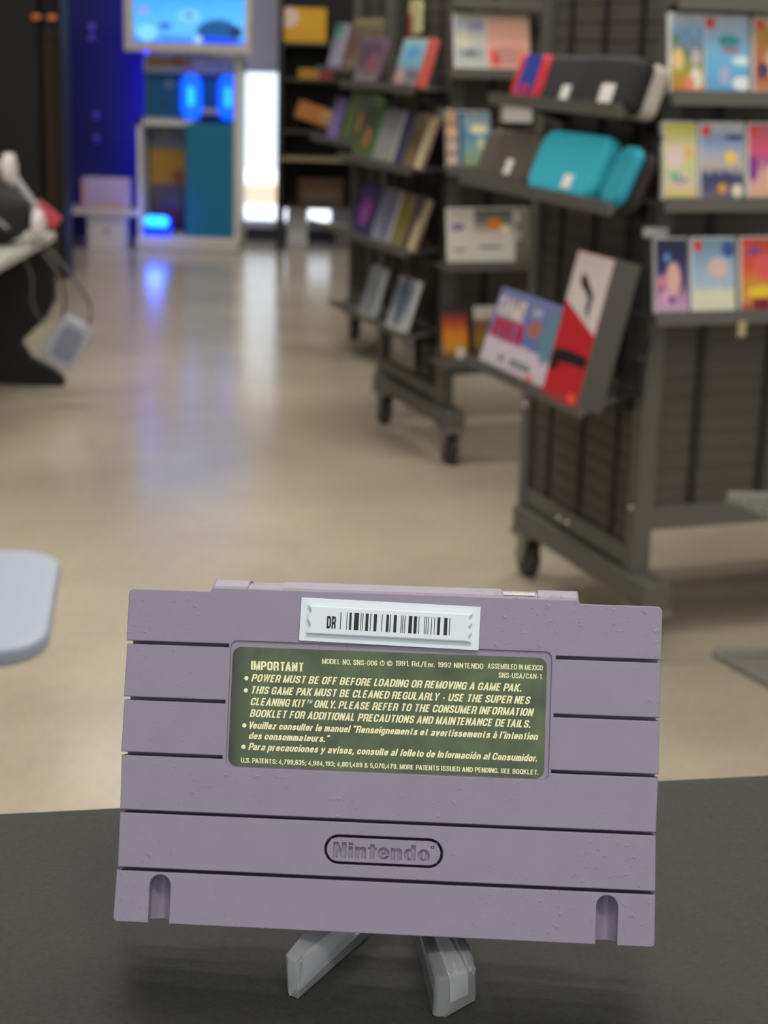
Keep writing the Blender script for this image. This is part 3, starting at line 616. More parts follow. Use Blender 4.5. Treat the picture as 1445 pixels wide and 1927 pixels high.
for z, u, lb, cv in A_cases:
    first = u < 0
    game_case(lb, on_side(NA, -0.003 if first else u - 0.004, z, 0.092), WS, cv, group=G, lean=9, w=0.07 if first else 0.094, h=0.142)
for u, lb in ((0.075, 'dark teal boxed game whose bottom edge shows above the upper shelf, nearer the post'), (0.195, 'dark teal boxed game whose bottom edge shows above the upper shelf, away from the post')):
    game_case(lb, on_side(NA, u, 1.268, 0.085), (38, 68, 92), cover('cover_teal', [(0, (40, 80, 105)), (1, (60, 110, 140))]), w=0.115, d=0.02, group='boxed games on the top side shelf of the nearest rack')
# blank white tag above the dark case and a brass clip under the lower shelf
t = thing('shelf_tag', 'blank white shelf tag above the midnight blue game case', 'tag', on_side(NA, -0.010, 0.846, 0.018), (0, 0, R(20)))
obj('tag_card', box(-0.026, 0.026, -0.004, 0.0, -0.008, 0.010, bev=0.001), M_paper, t)
t = thing('price_clip', 'small pale clip hanging under the lower side shelf of the nearest rack', 'clip', on_side(NA, 0.139, 0.689, 0.107), (0, 0, R(20)))
obj('clip_plate', box(-0.009, 0.009, -0.003, 0.0, -0.03, 0.0, bev=0.001), mat('brass_clip', (176, 160, 120), 0.4), t)

G = 'game cases on the side shelves of the middle rack'
B_side = [
 (1.114, 0.022, WS, 'white game case with pale blue cover beside the middle rack post, top row', cover('cover_ice', [(0, (215, 215, 205)), (0.3, (165, 175, 180)), (0.5, (220, 218, 200)), (0.8, (175, 185, 205)), (1, (215, 218, 190))], [('e', 0.7, 0.78, 0.3, 0.06, (150, 140, 190)), ('e', 0.3, 0.55, 0.18, 0.2, (232, 226, 200)), ('e', 0.5, 0.28, 0.3, 0.05, (95, 110, 115))]), 0.09),
 (1.114, 0.134, WS, 'white game case turned to its salmon pink text side, top row of the middle rack', cover('cover_salmon', [(0, (230, 185, 165)), (0.3, (230, 130, 120)), (0.45, (238, 180, 160)), (0.9, (240, 188, 168)), (1, (225, 215, 190))], [('r', 0.5, 0.25, 0.25, 0.16, (205, 150, 140)), ('e', 0.2, 0.2, 0.1, 0.16, (225, 80, 80))]), 0.13),
 (0.854, 0.045, CLR, 'blue and green game case next to the dotted one, middle rack second row', cover('cover_garden', [(0, (150, 175, 110)), (0.3, (130, 165, 160)), (0.6, (90, 140, 175)), (0.85, (150, 175, 185)), (1, (120, 140, 150))], [('e', 0.65, 0.68, 0.32, 0.1, (235, 228, 190)), ('e', 0.7, 0.42, 0.13, 0.12, (205, 205, 170)), ('r', 0.06, 0.5, 0.1, 0.5, (60, 90, 125))]), 0.10),
 (0.854, -0.022, CLR, 'narrow beige dotted game case at the post, middle rack second row', cover('cover_dotted', [(0, (150, 120, 100)), (1, (150, 120, 90))], [('e', 0.5, 0.9, 0.5, 0.12, (205, 160, 110)), ('e', 0.5, 0.62, 0.5, 0.12, (225, 180, 140)), ('e', 0.5, 0.36, 0.5, 0.12, (205, 180, 165)), ('e', 0.5, 0.1, 0.5, 0.1, (215, 195, 175))]), 0.03),
 (0.588, 0.02, WS, 'white game case with a purple streak beside the post, third row of the middle rack', cover('cover_white_purple', [(0, (220, 216, 200)), (0.5, (215, 208, 198)), (1, (200, 195, 185))], [('e', 0.35, 0.66, 0.3, 0.07, (130, 110, 160)), ('e', 0.4, 0.24, 0.3, 0.03, (130, 130, 130))]), 0.085),
 (0.588, 0.118, WS, 'white game case with an orange ball on its cover, third row of the middle rack', cover('cover_white_orange', [(0, (222, 222, 208)), (0.5, (210, 205, 195)), (0.75, (130, 125, 115)), (1, (90, 90, 84))], [('e', 0.52, 0.72, 0.2, 0.12, (230, 130, 50)), ('e', 0.78, 0.62, 0.12, 0.09, (238, 226, 190)), ('e', 0.4, 0.28, 0.38, 0.04, (120, 130, 130)), ('e', 0.55, 0.5, 0.25, 0.08, (225, 190, 185))]), 0.125),
 (0.314, 0.01, (60, 50, 48), 'dark game case with an orange and yellow flame cover, bottom row of the middle rack', cover('cover_flame', [(0, (90, 80, 70)), (0.2, (205, 150, 60)), (0.45, (225, 140, 50)), (0.7, (190, 80, 60)), (0.9, (90, 70, 66)), (1, (60, 58, 55))], [('e', 0.7, 0.1, 0.22, 0.14, (222, 210, 195))]), 0.08),
 (0.314, 0.115, (44, 44, 46), 'dark game case with a white band over gold art, bottom row of the middle rack', cover('cover_gold', [(0, (80, 60, 40)), (0.35, (150, 120, 60)), (0.7, (120, 95, 60)), (0.8, (215, 212, 200)), (1, (225, 222, 210))], [('e', 0.7, 0.5, 0.15, 0.15, (225, 205, 160))]), 0.1),
]
B_side.append((0.588, 0.205, CLR, 'grey game case half hidden behind the nearest rack, third row of the middle rack', cover('cover_grey_dots', [(0, (105, 100, 92)), (0.6, (120, 118, 110)), (1, (140, 140, 130))], [('e', 0.2, 0.85, 0.2, 0.12, (205, 200, 185)), ('e', 0.25, 0.5, 0.2, 0.12, (180, 172, 150))]), 0.05))
for z, u, sh, lb, cv, w_ in B_side: game_case(lb, on_side(NB, u, z, 0.08), sh, cv, w=w_, lean=10, h=0.155, group=G)
t = thing('white_box', 'small blank white box on the middle rack, just above the taupe carry case', 'box', on_side(NB, 0.19, 0.98, 0.03), (0, 0, R(20)))
obj('carton', box(-0.045, 0.045, 0.0, 0.026, -0.005, 0.04, bev=0.002), M_paper, t)
tape = obj('flap', box(-0.045, 0.045, -0.001, 0.0, 0.03, 0.038), mat('box_flap', (214, 208, 200), 0.6), t)

G = 'game cases on the end shelves of the middle rack'
B_end = [   # w centre, z, lean, colour of shell, width, label, cover
 (0.40, 1.066, (120, 90, 110), 0.19, 'dull purple game case at the back end of the middle rack, top end shelf', cover('cover_plum', [(0, (150, 140, 150)), (0.4, (110, 85, 100)), (0.8, (100, 80, 105)), (1, (120, 110, 125))], [('e', 0.7, 0.4, 0.25, 0.3, (150, 95, 110))])),
 (0.03, 1.066, (205, 95, 85), 0.24, 'large light blue boxed game with a red spine, top end shelf of the middle rack', cover('cover_lagoon', [(0, (160, 150, 160)), (0.25, (120, 110, 130)), (0.45, (130, 185, 205)), (1, (150, 205, 215))], [('r', 0.93, 0.5, 0.1, 0.6, (212, 92, 80)), ('e', 0.45, 0.7, 0.3, 0.14, (110, 175, 225)), ('e', 0.2, 0.2, 0.18, 0.2, (200, 165, 160))])),
 (0.41, 0.849, GRN, 0.16, 'green game case on the second end shelf of the middle rack, at its back end', cover('cover_green', [(0, (105, 120, 70)), (0.5, (90, 105, 75)), (0.85, (100, 105, 90)), (1, (110, 140, 80))], [('e', 0.6, 0.4, 0.2, 0.25, (190, 130, 80))])),
 (0.22, 0.849, CLR, 0.17, 'silver white game case on the second end shelf of the middle rack', cover('cover_silver', [(0, (170, 172, 165)), (0.5, (165, 165, 170)), (1, (140, 140, 150))])),
 (0.085, 0.849, (60, 62, 90), 0.08, 'slim navy game case on the second end shelf, between the silver and the brown one', cover('cover_slate', [(0, (80, 82, 110)), (1, (70, 70, 100))])),
 (-0.005, 0.849, (90, 75, 50), 0.09, 'olive brown game case on the second end shelf of the middle rack', cover('cover_olive', [(0, (150, 130, 90)), (0.5, (95, 80, 45)), (1, (140, 115, 95))])),
 (0.40, 0.621, (60, 50, 100), 0.18, 'deep purple game case with a pink glow, third end shelf of the middle rack', cover('cover_purple', [(0, (80, 70, 110)), (0.5, (85, 65, 125)), (1, (75, 65, 110))], [('e', 0.5, 0.45, 0.25, 0.3, (160, 85, 165))])),
 (0.22, 0.621, CLR, 0.16, 'silver blue game case on the third end shelf of the middle rack', cover('cover_steel', [(0, (165, 168, 180)), (0.5, (125, 125, 145)), (1, (120, 120, 130))], [('e', 0.6, 0.4, 0.15, 0.4, (100, 105, 150))])),
 (0.085, 0.621, (120, 120, 60), 0.1, 'olive green game case on the third end shelf of the middle rack', cover('cover_moss', [(0, (160, 150, 100)), (0.5, (130, 115, 60)), (1, (135, 110, 80))], [('e', 0.45, 0.5, 0.18, 0.5, (120, 130, 50))])),
 (-0.01, 0.621, (70, 60, 66), 0.07, 'dark plum game case at the front of the third end shelf of the middle rack', cover('cover_dusk', [(0, (100, 90, 90)), (1, (80, 70, 76))])),
 (0.33, 0.382, CLR, 0.12, 'pale silver blue game case alone at the back of the lowest end shelf, middle rack', cover('cover_frost', [(0, (150, 155, 160)), (0.6, (135, 145, 155)), (1, (180, 185, 188))])),
 (0.07, 0.382, (215, 215, 215), 0.15, 'silver game case with a blue strip, front of the middle rack lowest end shelf', cover('cover_strip', [(0, (200, 200, 200)), (0.4, (150, 160, 175)), (0.8, (120, 130, 150)), (1, (190, 190, 190))], [('r', 0.5, 0.55, 0.14, 0.5, (85, 100, 135))])),
]
for w_, z, sh, wd_, lb, cv in B_end: game_case(lb, on_end(NB, w_, z, 0.125), sh, cv, lean=16, yaw=-70, w=wd_, h=0.155 if z < 1 else 0.135, d=0.016, group=G)
for i, (w_, z, lb) in enumerate(((-0.085, 0.849, 'cream spined game case turned edge on at the front of the second end shelf'), (-0.05, 0.621, 'cream spined game case turned edge on at the front of the third end shelf'))):
    t = game_case(lb, on_end(NB, w_, z, 0.13), (150, 132, 108), cover('cover_spine', [(0, (205, 190, 160)), (0.7, (165, 148, 120)), (1, (150, 128, 104))]), lean=20, yaw=-62, w=0.032, h=0.15, group='edge on game cases on the middle rack')
for w_, z in ((-0.03, 0.985), (0.03, 0.985)): pass
t = thing('sticker_roll', 'pair of round white stickers hanging on the front post of the middle rack', 'sticker', on_end(NB, 0.03, 0.99, 0.012), (0, 0, R(-70)))
for dx in (-0.03, 0.03):
    bm = bmesh.new(); lathe(bm, [(0.022, 0.0), (0.022, 0.003)], 20, 'y', (dx, 0, 0)); obj('sticker', bm, M_paper, t)
obj('backing_strip', box(-0.055, 0.055, 0.003, 0.005, -0.012, 0.012), mat('sticker_backing', (120, 116, 108), 0.6), t)
for w_, z, hh, rgb, rgb2, lb in ((0.25, 1.205, 0.095, (214, 204, 150), (168, 52, 50), 'cream packet with a red strip hanging on the end panel of the middle rack, top'),
                             (0.27, 0.945, 0.105, (140, 128, 104), (120, 122, 40), 'beige and olive packet hanging on the end panel of the middle rack')):
    t = thing('hanging_packet', lb, 'packet', on_end(NB, w_, z, 0.012), (0, 0, R(-70)))
    bm = bmesh.new(); prism(bm, rrect(0.09, hh, 0.012, 4, 0, hh / 2), -0.012, 0.0, bev=0.004); obj('pouch', bm, mat('packet_%d' % rgb[0], rgb, 0.5), t)
    obj('strip', box(-0.04, -0.015, -0.0135, -0.0122, 0.004, hh * 0.6) if z > 1.1 else box(-0.04, 0.04, -0.0135, -0.0122, 0.006, 0.03), mat('packet_strip_%d' % rgb2[0], rgb2, 0.5), t)
t = thing('poster_sheet', 'greyish white sheet low on the end panel of the middle rack', 'poster', on_end(NB, 0.32, 0.225, 0.0), (0, 0, R(-70)))
obj('sheet', card(0.2, 0.1, 0.002, -0.002), cover('cover_sheet', [(0, (120, 115, 108)), (0.5, (150, 148, 140)), (1, (110, 108, 104))], [('e', 0.3, 0.6, 0.25, 0.3, (190, 190, 182))]), t)

G = 'game cases on the end shelves of the farthest rack'
C_end = [
 (0.44, 1.086, (190, 180, 205), 0.12, 'lavender game case at the back of the top end shelf, farthest rack', cover('cover_lavender', [(0, (170, 165, 190)), (0.6, (150, 140, 170)), (0.85, (90, 160, 120)), (1, (60, 70, 120))]), 0.17),
 (0.14, 1.086, (120, 110, 90), 0.33, 'wide khaki boxed game on the top end shelf, farthest rack', cover('cover_khaki', [(0, (150, 125, 110)), (0.4, (110, 98, 82)), (0.8, (112, 102, 88)), (1, (150, 150, 100))], [('e', 0.15, 0.45, 0.12, 0.3, (130, 80, 75)), ('e', 0.65, 0.4, 0.14, 0.3, (150, 130, 100))]), 0.19),
 (0.44, 0.818, (150, 130, 190), 0.1, 'violet white game case at the back of the second end shelf, farthest rack', cover('cover_violet', [(0, (150, 130, 200)), (0.6, (130, 115, 160)), (1, (80, 80, 110))]), 0.16),
 (0.15, 0.818, (80, 100, 60), 0.32, 'wide moss green boxed game on the second end shelf, farthest rack', cover('cover_fern', [(0, (95, 105, 75)), (0.5, (88, 98, 66)), (0.9, (105, 105, 92)), (1, (120, 140, 80))], [('e', 0.6, 0.4, 0.12, 0.25, (185, 125, 75)), ('r', 0.05, 0.5, 0.12, 0.5, (100, 135, 60))]), 0.19),
]
for w_, z, sh, wd_, lb, cv, hh in C_end: game_case(lb, on_end(NC, w_, z, 0.13), sh, cv, lean=14, yaw=-70, w=wd_, h=hh, d=0.02, group=G)

# ------------------------------------------------------------------ things on the end shelves of the nearest rack
def pouch(label, place, w, h, d, rgb, lean=15, yaw=-70, side=None, panel=None, tagpos=None, tagsize=(0.026, 0.03), group='carry cases on the nearest rack', r=None, fab=True):
    t = thing('carry_case', label, 'carry case', place, (R(-lean), 0, R(yaw)), group)
    r = r or min(w, h) * 0.2
    bm = bmesh.new(); prism(bm, rrect(w, h, r, 6, 0, h / 2), 0.0, d * 0.47, bev=min(0.012, d * 0.25), seg=3)
    m = mat('case_fabric_%d_%d_%d' % rgb, rgb, 0.7, bump=0.3, bscale=700)
    obj('front_shell', bm, m, t, smooth=False)
    bm = bmesh.new(); prism(bm, rrect(w, h, r, 6, 0, h / 2), d * 0.53, d, bev=min(0.012, d * 0.25), seg=3)
    obj('back_shell', bm, mat('case_fabric_%d_%d_%d' % side, side, 0.7) if side else m, t)
    bm = bmesh.new(); prism(bm, rrect(w * 0.985, h * 0.985, r, 6, 0, h / 2), d * 0.46, d * 0.54)
    obj('zipper', bm, mat('zip_black', (30, 28, 30), 0.6), t)
    if panel:
        (cx, cz, pw, ph, prgb) = panel
        bm = bmesh.new(); prism(bm, rrect(pw, ph, min(pw, ph) * 0.2, 5, cx, cz), -0.0015, 0.002)
        obj('front_panel', bm, mat('case_panel_%d_%d_%d' % prgb, prgb, 0.6), t)
    if tagpos:
        bm = bmesh.new(); bx(bm, tagpos[0] - tagsize[0] / 2, tagpos[0] + tagsize[0] / 2, -0.002, 0.0005, tagpos[1] - tagsize[1] / 2, tagpos[1] + tagsize[1] / 2)
        obj('price_tag', bm, M_paper, t)
    return t
t = pouch('red carry case with a blue panel, at the far end of the top end shelf', on_end(NA, 0.325, 1.073, 0.145), 0.15, 0.098, 0.05, (206, 44, 52), lean=18, panel=(0.0, 0.055, 0.075, 0.08, (34, 58, 150)), r=0.025)
bm = bmesh.new(); prism(bm, rrect(0.03, 0.03, 0.012, 5, 0.0, 0.02), -0.003, -0.001); obj('emblem_patch', bm, mat('red_patch', (190, 34, 70), 0.6), t)
pouch('black carry case with a small white tag, between the red and the grey edged case', on_end(NA, 0.19, 1.073, 0.140), 0.20, 0.098, 0.05, (40, 39, 42), lean=18, tagpos=(0.045, 0.022), tagsize=(0.034, 0.03))
pouch('black carry case with a pale grey back half, nearest the rack post', on_end(NA, 0.0, 1.073, 0.145), 0.215, 0.1, 0.075, (32, 31, 34), lean=18, side=(176, 168, 156), tagpos=(0.035, 0.028), tagsize=(0.05, 0.034))
pouch('taupe grey carry case with a white tag on the second end shelf', on_end(NA, 0.385, 0.908, 0.165), 0.27, 0.112, 0.07, (86, 78, 72), lean=20, side=(70, 50, 52), tagpos=(0.035, 0.035), tagsize=(0.03, 0.032), r=0.03)
pouch('turquoise carry case with rounded corners and a white tag, middle of the second end shelf', on_end(NA, 0.085, 0.908, 0.178), 0.285, 0.128, 0.075, (46, 176, 196), lean=22, side=(72, 26, 36), tagpos=(0.04, 0.03), tagsize=(0.036, 0.028), r=0.036)
pouch('second turquoise carry case seen edge on, right of the larger turquoise one', on_end(NA, -0.112, 0.908, 0.168), 0.075, 0.115, 0.05, (30, 150, 170), lean=24, yaw=-70, side=(44, 26, 32), r=0.025)
t = thing('wire_easel', 'thin black wire easel at the front of the second end shelf', 'wire stand', on_end(NA, -0.045, 0.905, 0.06), (0, 0, R(-70)))
bm = bmesh.new()
for dx in (-0.03, 0.0, 0.03): tube(bm, [(dx, -0.05, 0.003), (dx, -0.04, 0.005), (dx, 0.02, 0.12)], 0.0022, 6)
obj('wires', bm, M_black, t); bm = bmesh.new(); tube(bm, [(-0.03, 0.02, 0.12), (0.03, 0.02, 0.12)], 0.0022, 6); obj('cross_wire', bm, M_black, t); bm = bmesh.new(); tube(bm, [(-0.03, -0.05, 0.003), (0.03, -0.05, 0.003)], 0.0022, 6); obj('cross_wire', bm, M_black, t)
# boxed lamp
t = thing('boxed_lamp', 'blue and white box lettered GAME OVER on the lowest end shelf', 'box', on_end(NA, 0.200, 0.538, 0.196), (R(-17), 0, R(-70)))
bw, bh, bd = 0.33, 0.164, 0.10
obj('carton', box(-bw / 2, bw / 2, 0, bd, 0, bh, bev=0.0015), mat('carton_blue', (136, 152, 196), 0.5), t)
obj('front_print', card(bw * 0.995, bh * 0.99, 0.0006, -0.0006, 0, bh / 2), cover('cover_lampbox', [(0, (222, 208, 218)), (0.36, (222, 206, 218)), (0.40, (112, 124, 180)), (1, (132, 142, 190))], [('e', 0.62, 0.64, 0.09, 0.12, (190, 120, 90)), ('e', 0.86, 0.6, 0.14, 0.35, (110, 150, 170)), ('r', 0.6, 0.84, 0.06, 0.05, (190, 190, 215)), ('e', 0.76, 0.05, 0.05, 0.07, (250, 120, 110))], noise=0.02), t)
bm = bmesh.new(); put_text(bm, 'GAME', -0.150, -0.02, 0.108, 0.040, -0.0012, 0.2); o = obj('lettering', bm, mat('pale_letter', (244, 224, 218), 0.5), t)
bm = bmesh.new(); put_text(bm, 'OVER', -0.148, 0.0, 0.062, 0.041, -0.0012, 0.24); o = obj('lettering', bm, mat('red_letter', (206, 24, 52), 0.5), t)
for xa, xb in [(-0.02 + i * 0.02, -0.006 + i * 0.02) for i in range(5)] + [(-0.075, -0.055)]:
    obj('printed_icon', box(xa, xb, -0.0012, -0.0006, 0.02, 0.034), mat('icon_grey', (90, 110, 125), 0.6), t)
# red and white upright box
t = thing('accessory_box', 'tall slim red and white box with a black gadget pictured, on the lowest end shelf', 'box', on_end(NA, -0.045, 0.538, 0.205), (R(-13), 0, R(-70)))
bw, bh, bd = 0.15, 0.28, 0.055
obj('carton', box(-bw / 2, bw / 2, 0, bd, 0, bh, bev=0.0015), mat('carton_charcoal', (84, 82, 78), 0.5), t)
obj('red_print', card(bw * 0.995, bh * 0.995, 0.0004, -0.0004, 0, bh / 2), mat('print_red', (200, 36, 46), 0.5), t)
bm = bmesh.new(); ngon(bm, [(-bw / 2 + 0.001, 0.185), (bw / 2 - 0.001, 0.135), (bw / 2 - 0.001, bh - 0.002), (-bw / 2 + 0.001, bh - 0.002)], -0.0006)
obj('white_print', bm, mat('white_print', (228, 214, 210), 0.5), t)
bm = bmesh.new(); prism(bm, [(-0.035, 0.235), (-0.02, 0.24), (0.03, 0.205), (0.03, 0.16), (0.015, 0.175), (0.012, 0.2), (-0.03, 0.22)], -0.0012, -0.0007)
prism(bm, [(-0.07, 0.085), (-0.045, 0.095), (0.07, 0.095), (0.07, 0.075), (-0.035, 0.07), (-0.035, 0.055), (-0.07, 0.05)], -0.0012, -0.0007)
obj('pictured_gadget', bm, mat('print_black', (30, 28, 32), 0.5), t)
o = obj('sticker', box(0.035, 0.065, -0.0014, -0.0008, 0.004, 0.022), mat('orange_sticker', (250, 90, 70), 0.5), t)
t = thing('cable_basket', 'black ribbed wire basket right of the red and white upright box', 'basket', on_end(NA, -0.035, 0.536, 0.075), (0, 0, R(-70)))
bm = bmesh.new(); bx(bm, -0.008, 0.008, 0.0, 0.05, 0, 0.008); obj('basket_base', bm, M_black, t)
for i_ in range(5):
    bm = bmesh.new(); tube(bm, [(0.0, 0.005 + i_ * 0.01, 0.006), (0.0, 0.015 + i_ * 0.012, 0.12)], 0.002, 6); obj('rib', bm, M_black, t)

# ------------------------------------------------------------------ game kiosk
kx0, kx1, ky = -1.476, -0.885, 9.86
M_cream_p = mat('kiosk_cream', (206, 203, 190), 0.45); M_teal = mat('kiosk_teal', (0, 112, 142), 0.5)
k = thing('demo_kiosk', 'cream and teal game kiosk with a blue screen at the far shop end', 'kiosk', ((kx0 + kx1) / 2, ky, 0))
hw = (kx1 - kx0) / 2
obj('plinth', box(-hw, hw, 0.0, 0.5, 0.0, 0.075, bev=0.01), M_cream_p, k)
bm = bmesh.new(); bx(bm, -hw + 0.0, -hw + 0.03, 0.1, 0.45, 0.075, 0.73); bx(bm, hw - 0.035, hw, 0.1, 0.45, 0.075, 1.1); bx(bm, -hw, hw, 0.42, 0.45, 0.075, 1.1); bx(bm, -hw, 0.02, 0.1, 0.45, 0.70, 0.73)
obj('cabinet', bm, M_cream_p, k)
obj('front_panel', box(-0.015, hw - 0.035, 0.085, 0.42, 0.075, 0.715, bev=0.004), M_teal, k)
obj('upper_panel', box(-hw + 0.012, hw - 0.035, 0.36, 0.42, 0.73, 1.0), M_teal, k)
obj('header_band', box(-hw + 0.01, hw, 0.3, 0.44, 0.99, 1.085, bev=0.004), M_cream_p, k)
o = obj('header_print', card(0.25, 0.05, 0.001, 0.299, -0.13, 1.05), cover('cover_header', [(0, (205, 150, 60)), (1, (215, 165, 40))], [('e', 0.7, 0.5, 0.2, 0.4, (200, 120, 70))]), k)
o = obj('header_print', card(0.2, 0.045, 0.001, 0.299, 0.12, 1.045), cover('cover_header_b', [(0, (225, 220, 208)), (1, (228, 222, 212))], [('r', 0.5, 0.6, 0.35, 0.14, (160, 150, 160))]), k)
o = obj('header_shelf', box(-hw, 0.05, 0.28, 0.42, 0.715, 0.735), M_cream_p, k)
bay = obj('display_bay', box(-hw + 0.03, -0.015, 0.38, 0.42, 0.075, 0.70), mat('bay_grey', (70, 72, 74), 0.6), k)
obj('bay_print', card(0.205, 0.60, 0.001, 0.378, -0.155, 0.39), cover('cover_bay', [(0, (34, 34, 60)), (0.06, (75, 60, 60)), (0.3, (95, 90, 66)), (0.42, (110, 95, 66)), (0.45, (200, 150, 40)), (0.76, (205, 155, 45)), (0.8, (140, 140, 125)), (1, (120, 122, 112))], [('e', 0.8, 0.5, 0.22, 0.08, (165, 90, 50)), ('e', 0.4, 0.92, 0.2, 0.06, (165, 150, 105)), ('e', 0.6, 0.15, 0.3, 0.06, (110, 55, 60))], noise=0.03), bay)
stem = obj('stand_column', box(-0.08, 0.08, 0.3, 0.42, 1.08, 1.2), M_cream_p, k)
mon = obj('monitor', box(-1.531 - k.location.x, -0.815 - k.location.x, 0.0, 0.09, 1.105, 1.62, bev=0.012, seg=3), mat('monitor_bezel', (200, 196, 190), 0.4), k)
sw = 0.62
obj('screen', card(sw, 0.40, 0.002, -0.003, 0.018, 1.36), cover('screen_picture', [(0, (40, 110, 255)), (0.15, (90, 175, 255)), (0.4, (70, 165, 250)), (0.75, (40, 140, 240)), (1, (30, 110, 220))],
    [('e', 0.76, 0.13, 0.22, 0.22, (12, 74, 130)), ('e', 0.74, 0.04, 0.22, 0.06, (0, 70, 240)), ('e', 0.92, 0.17, 0.07, 0.07, (8, 40, 70)), ('e', 0.5, 0.36, 0.12, 0.10, (110, 185, 255)), ('e', 0.5, 0.37, 0.035, 0.03, (10, 70, 130)), ('e', 0.28, 0.22, 0.07, 0.05, (40, 90, 190)), ('e', 0.58, 0.04, 0.04, 0.08, (150, 190, 255)), ('e', 0.1, 0.42, 0.06, 0.05, (140, 140, 230)), ('e', 0.12, 0.12, 0.1, 0.12, (120, 200, 255))], noise=0.1, emit=0.9), mon)
# glowing pair of grips docked in front of the upper panel
M_grip = mat('glow_blue', (10, 110, 255), 0.4, emit=(0, 84, 255), estr=1.3); M_core = mat('glow_core', (60, 200, 255), 0.4, emit=(30, 190, 255), estr=1.1)
gp = obj('controller_grip', (lambda q: (bx(q, -0.05, 0.05, 0.2, 0.36, 0.76, 0.80, bev=0.01), q)[1])(bmesh.new()), mat('grip_bridge', (170, 160, 190), 0.5), k)
gx = -1.0685 - k.location.x
gp.location.x = gx
for s_ in (-1, 1):
    bm = bmesh.new(); prism(bm, rrect(0.125, 0.262, 0.06, 8, s_ * 0.107, 0.862), 0.185, 0.235, bev=0.016, seg=3)
    hd = obj('handle', bm, M_grip, gp, smooth=False)
    bm = bmesh.new(); prism(bm, rrect(0.038, 0.115, 0.019, 8, s_ * 0.107 , 0.865), 0.180, 0.186)
    obj('light', bm, M_core, hd)
obj('led_strip', box(-hw + 0.004, -hw + 0.016, 0.452, 0.459, 0.1, 1.7), mat('led_blue', (30, 20, 255), 0.4, emit=(20, 8, 255), estr=48.0), k)
# dots on the panel
bm = bmesh.new(); lathe(bm, [(0.03, 0.352), (0.03, 0.36)], 16, 'y', (-0.14, 0, 0.925)); obj('button', bm, mat('pale_button', (120, 150, 160), 0.4), k)
bm = bmesh.new(); lathe(bm, [(0.028, 0.352), (0.028, 0.36)], 16, 'y', (-0.165, 0, 0.815)); obj('button', bm, mat('dull_button', (40, 96, 118), 0.4), k)
# small spotlight glowing blue on the plinth
t = thing('led_spotlight', 'small round spotlight glowing bright blue at the foot of the kiosk', 'lamp', (-1.355, 9.95, 0.075), (0, 0, R(-15)))
bm = bmesh.new(); prism(bm, rrect(0.165, 0.09, 0.045, 8), 0.0, 0.05, axis='z', bev=0.008); obj('housing', bm, mat('lamp_housing', (20, 70, 200), 0.4, emit=(10, 60, 255), estr=0.9), t)
bm = bmesh.new(); prism(bm, rrect(0.15, 0.062, 0.03, 8, 0, 0), -0.01, 0.012, bev=0.004); o = obj('lens', bm, mat('lamp_lens', (90, 225, 255), 0.3, emit=(20, 170, 255), estr=1.7), t); o.location = (0, -0.03, 0.085); o.rotation_euler = (R(-25), 0, 0)
bm = bmesh.new(); prism(bm, rrect(0.16, 0.08, 0.036, 8, 0, 0), 0.0, 0.045, bev=0.01); o = obj('reflector', bm, mat('lamp_rim', (10, 20, 180), 0.4, emit=(8, 10, 255), estr=1.4), t); o.location = (0, -0.018, 0.085); o.rotation_euler = (R(-25), 0, 0)
pl = bpy.data.lights.new('spot_glow', 'POINT'); pl.energy = 1.2; pl.color = (0.08, 0.12, 1.0); pl.shadow_soft_size = 0.05
po = bpy.data.objects.new('spot_glow', pl); po.location = (-1.36, 9.80, 0.18); C.objects.link(po)

# rivets on the navy partition
for (x, z, lb) in ((-1.795, 1.245, 'small violet stud highest on the navy partition'), (-1.795, 1.185, 'small violet stud just below the highest one on the navy partition'), (-1.775, 0.735, 'small violet stud at mid height on the navy partition'), (-1.775, 0.60, 'small violet stud lowest on the navy partition')):
    bm = bmesh.new(); lathe(bm, [(0.022, 0.0), (0.022, -0.008), (0.012, -0.014)], 14, 'y')
    o = obj('wall_stud', bm, mat('violet_stud', (120, 100, 190), 0.3), None); o.location = (x - 0.02, 10.46, z - 0.01); tag(o, lb, 'stud', 'studs on the navy partition')

# ------------------------------------------------------------------ far left: shelf, boxes, tall dark cabinet
t = thing('wall_shelf', 'low white display shelf under the lavender box, left of the kiosk', 'shelf', (-1.68, 9.9, 0))
obj('shelf_board', box(-0.22, 0.21, -0.06, 0.3, 0.193, 0.22, bev=0.003), mat('shelf_white', (205, 203, 200), 0.5), t)
for x in (-0.2, 0.18): obj('shelf_leg', box(x, x + 0.02, 0.24, 0.28, 0.0, 0.193), M_black, t)
t = thing('boxed_toy', 'pale lavender box standing on the low white shelf', 'box', (-1.655, 9.9, 0.22))
obj('carton', box(-0.135, 0.135, 0, 0.14, 0, 0.175, bev=0.003), mat('carton_lavender', (205, 190, 225), 0.5), t)
obj('front_print', card(0.262, 0.168, 0.0008, -0.0008, 0, 0.088), cover('cover_lavbox', [(0, (190, 165, 180)), (0.4, (190, 172, 215)), (1, (196, 178, 222))], [('e', 0.6, 0.12, 0.28, 0.1, (205, 165, 140)), ('r', 0.03, 0.5, 0.07, 0.5, (215, 150, 160))]), t)
t = thing('white_carton', 'white carton with a small dark red mark under the low white shelf', 'box', (-1.645, 9.88, 0.0))
obj('carton', box(-0.11, 0.11, 0, 0.16, 0, 0.19, bev=0.003), mat('carton_white', (214, 210, 202), 0.6), t)
bm = bmesh.new(); prism(bm, [(0.016 * math.cos(a * math.pi / 5) * (1 if a % 2 else 0.55), 0.1 + 0.018 * math.sin(a * math.pi / 5) * (1 if a % 2 else 0.55)) for a in range(10)], -0.001, 0.0)
obj('printed_mark', bm, mat('dark_red_print', (130, 60, 60), 0.6), t)
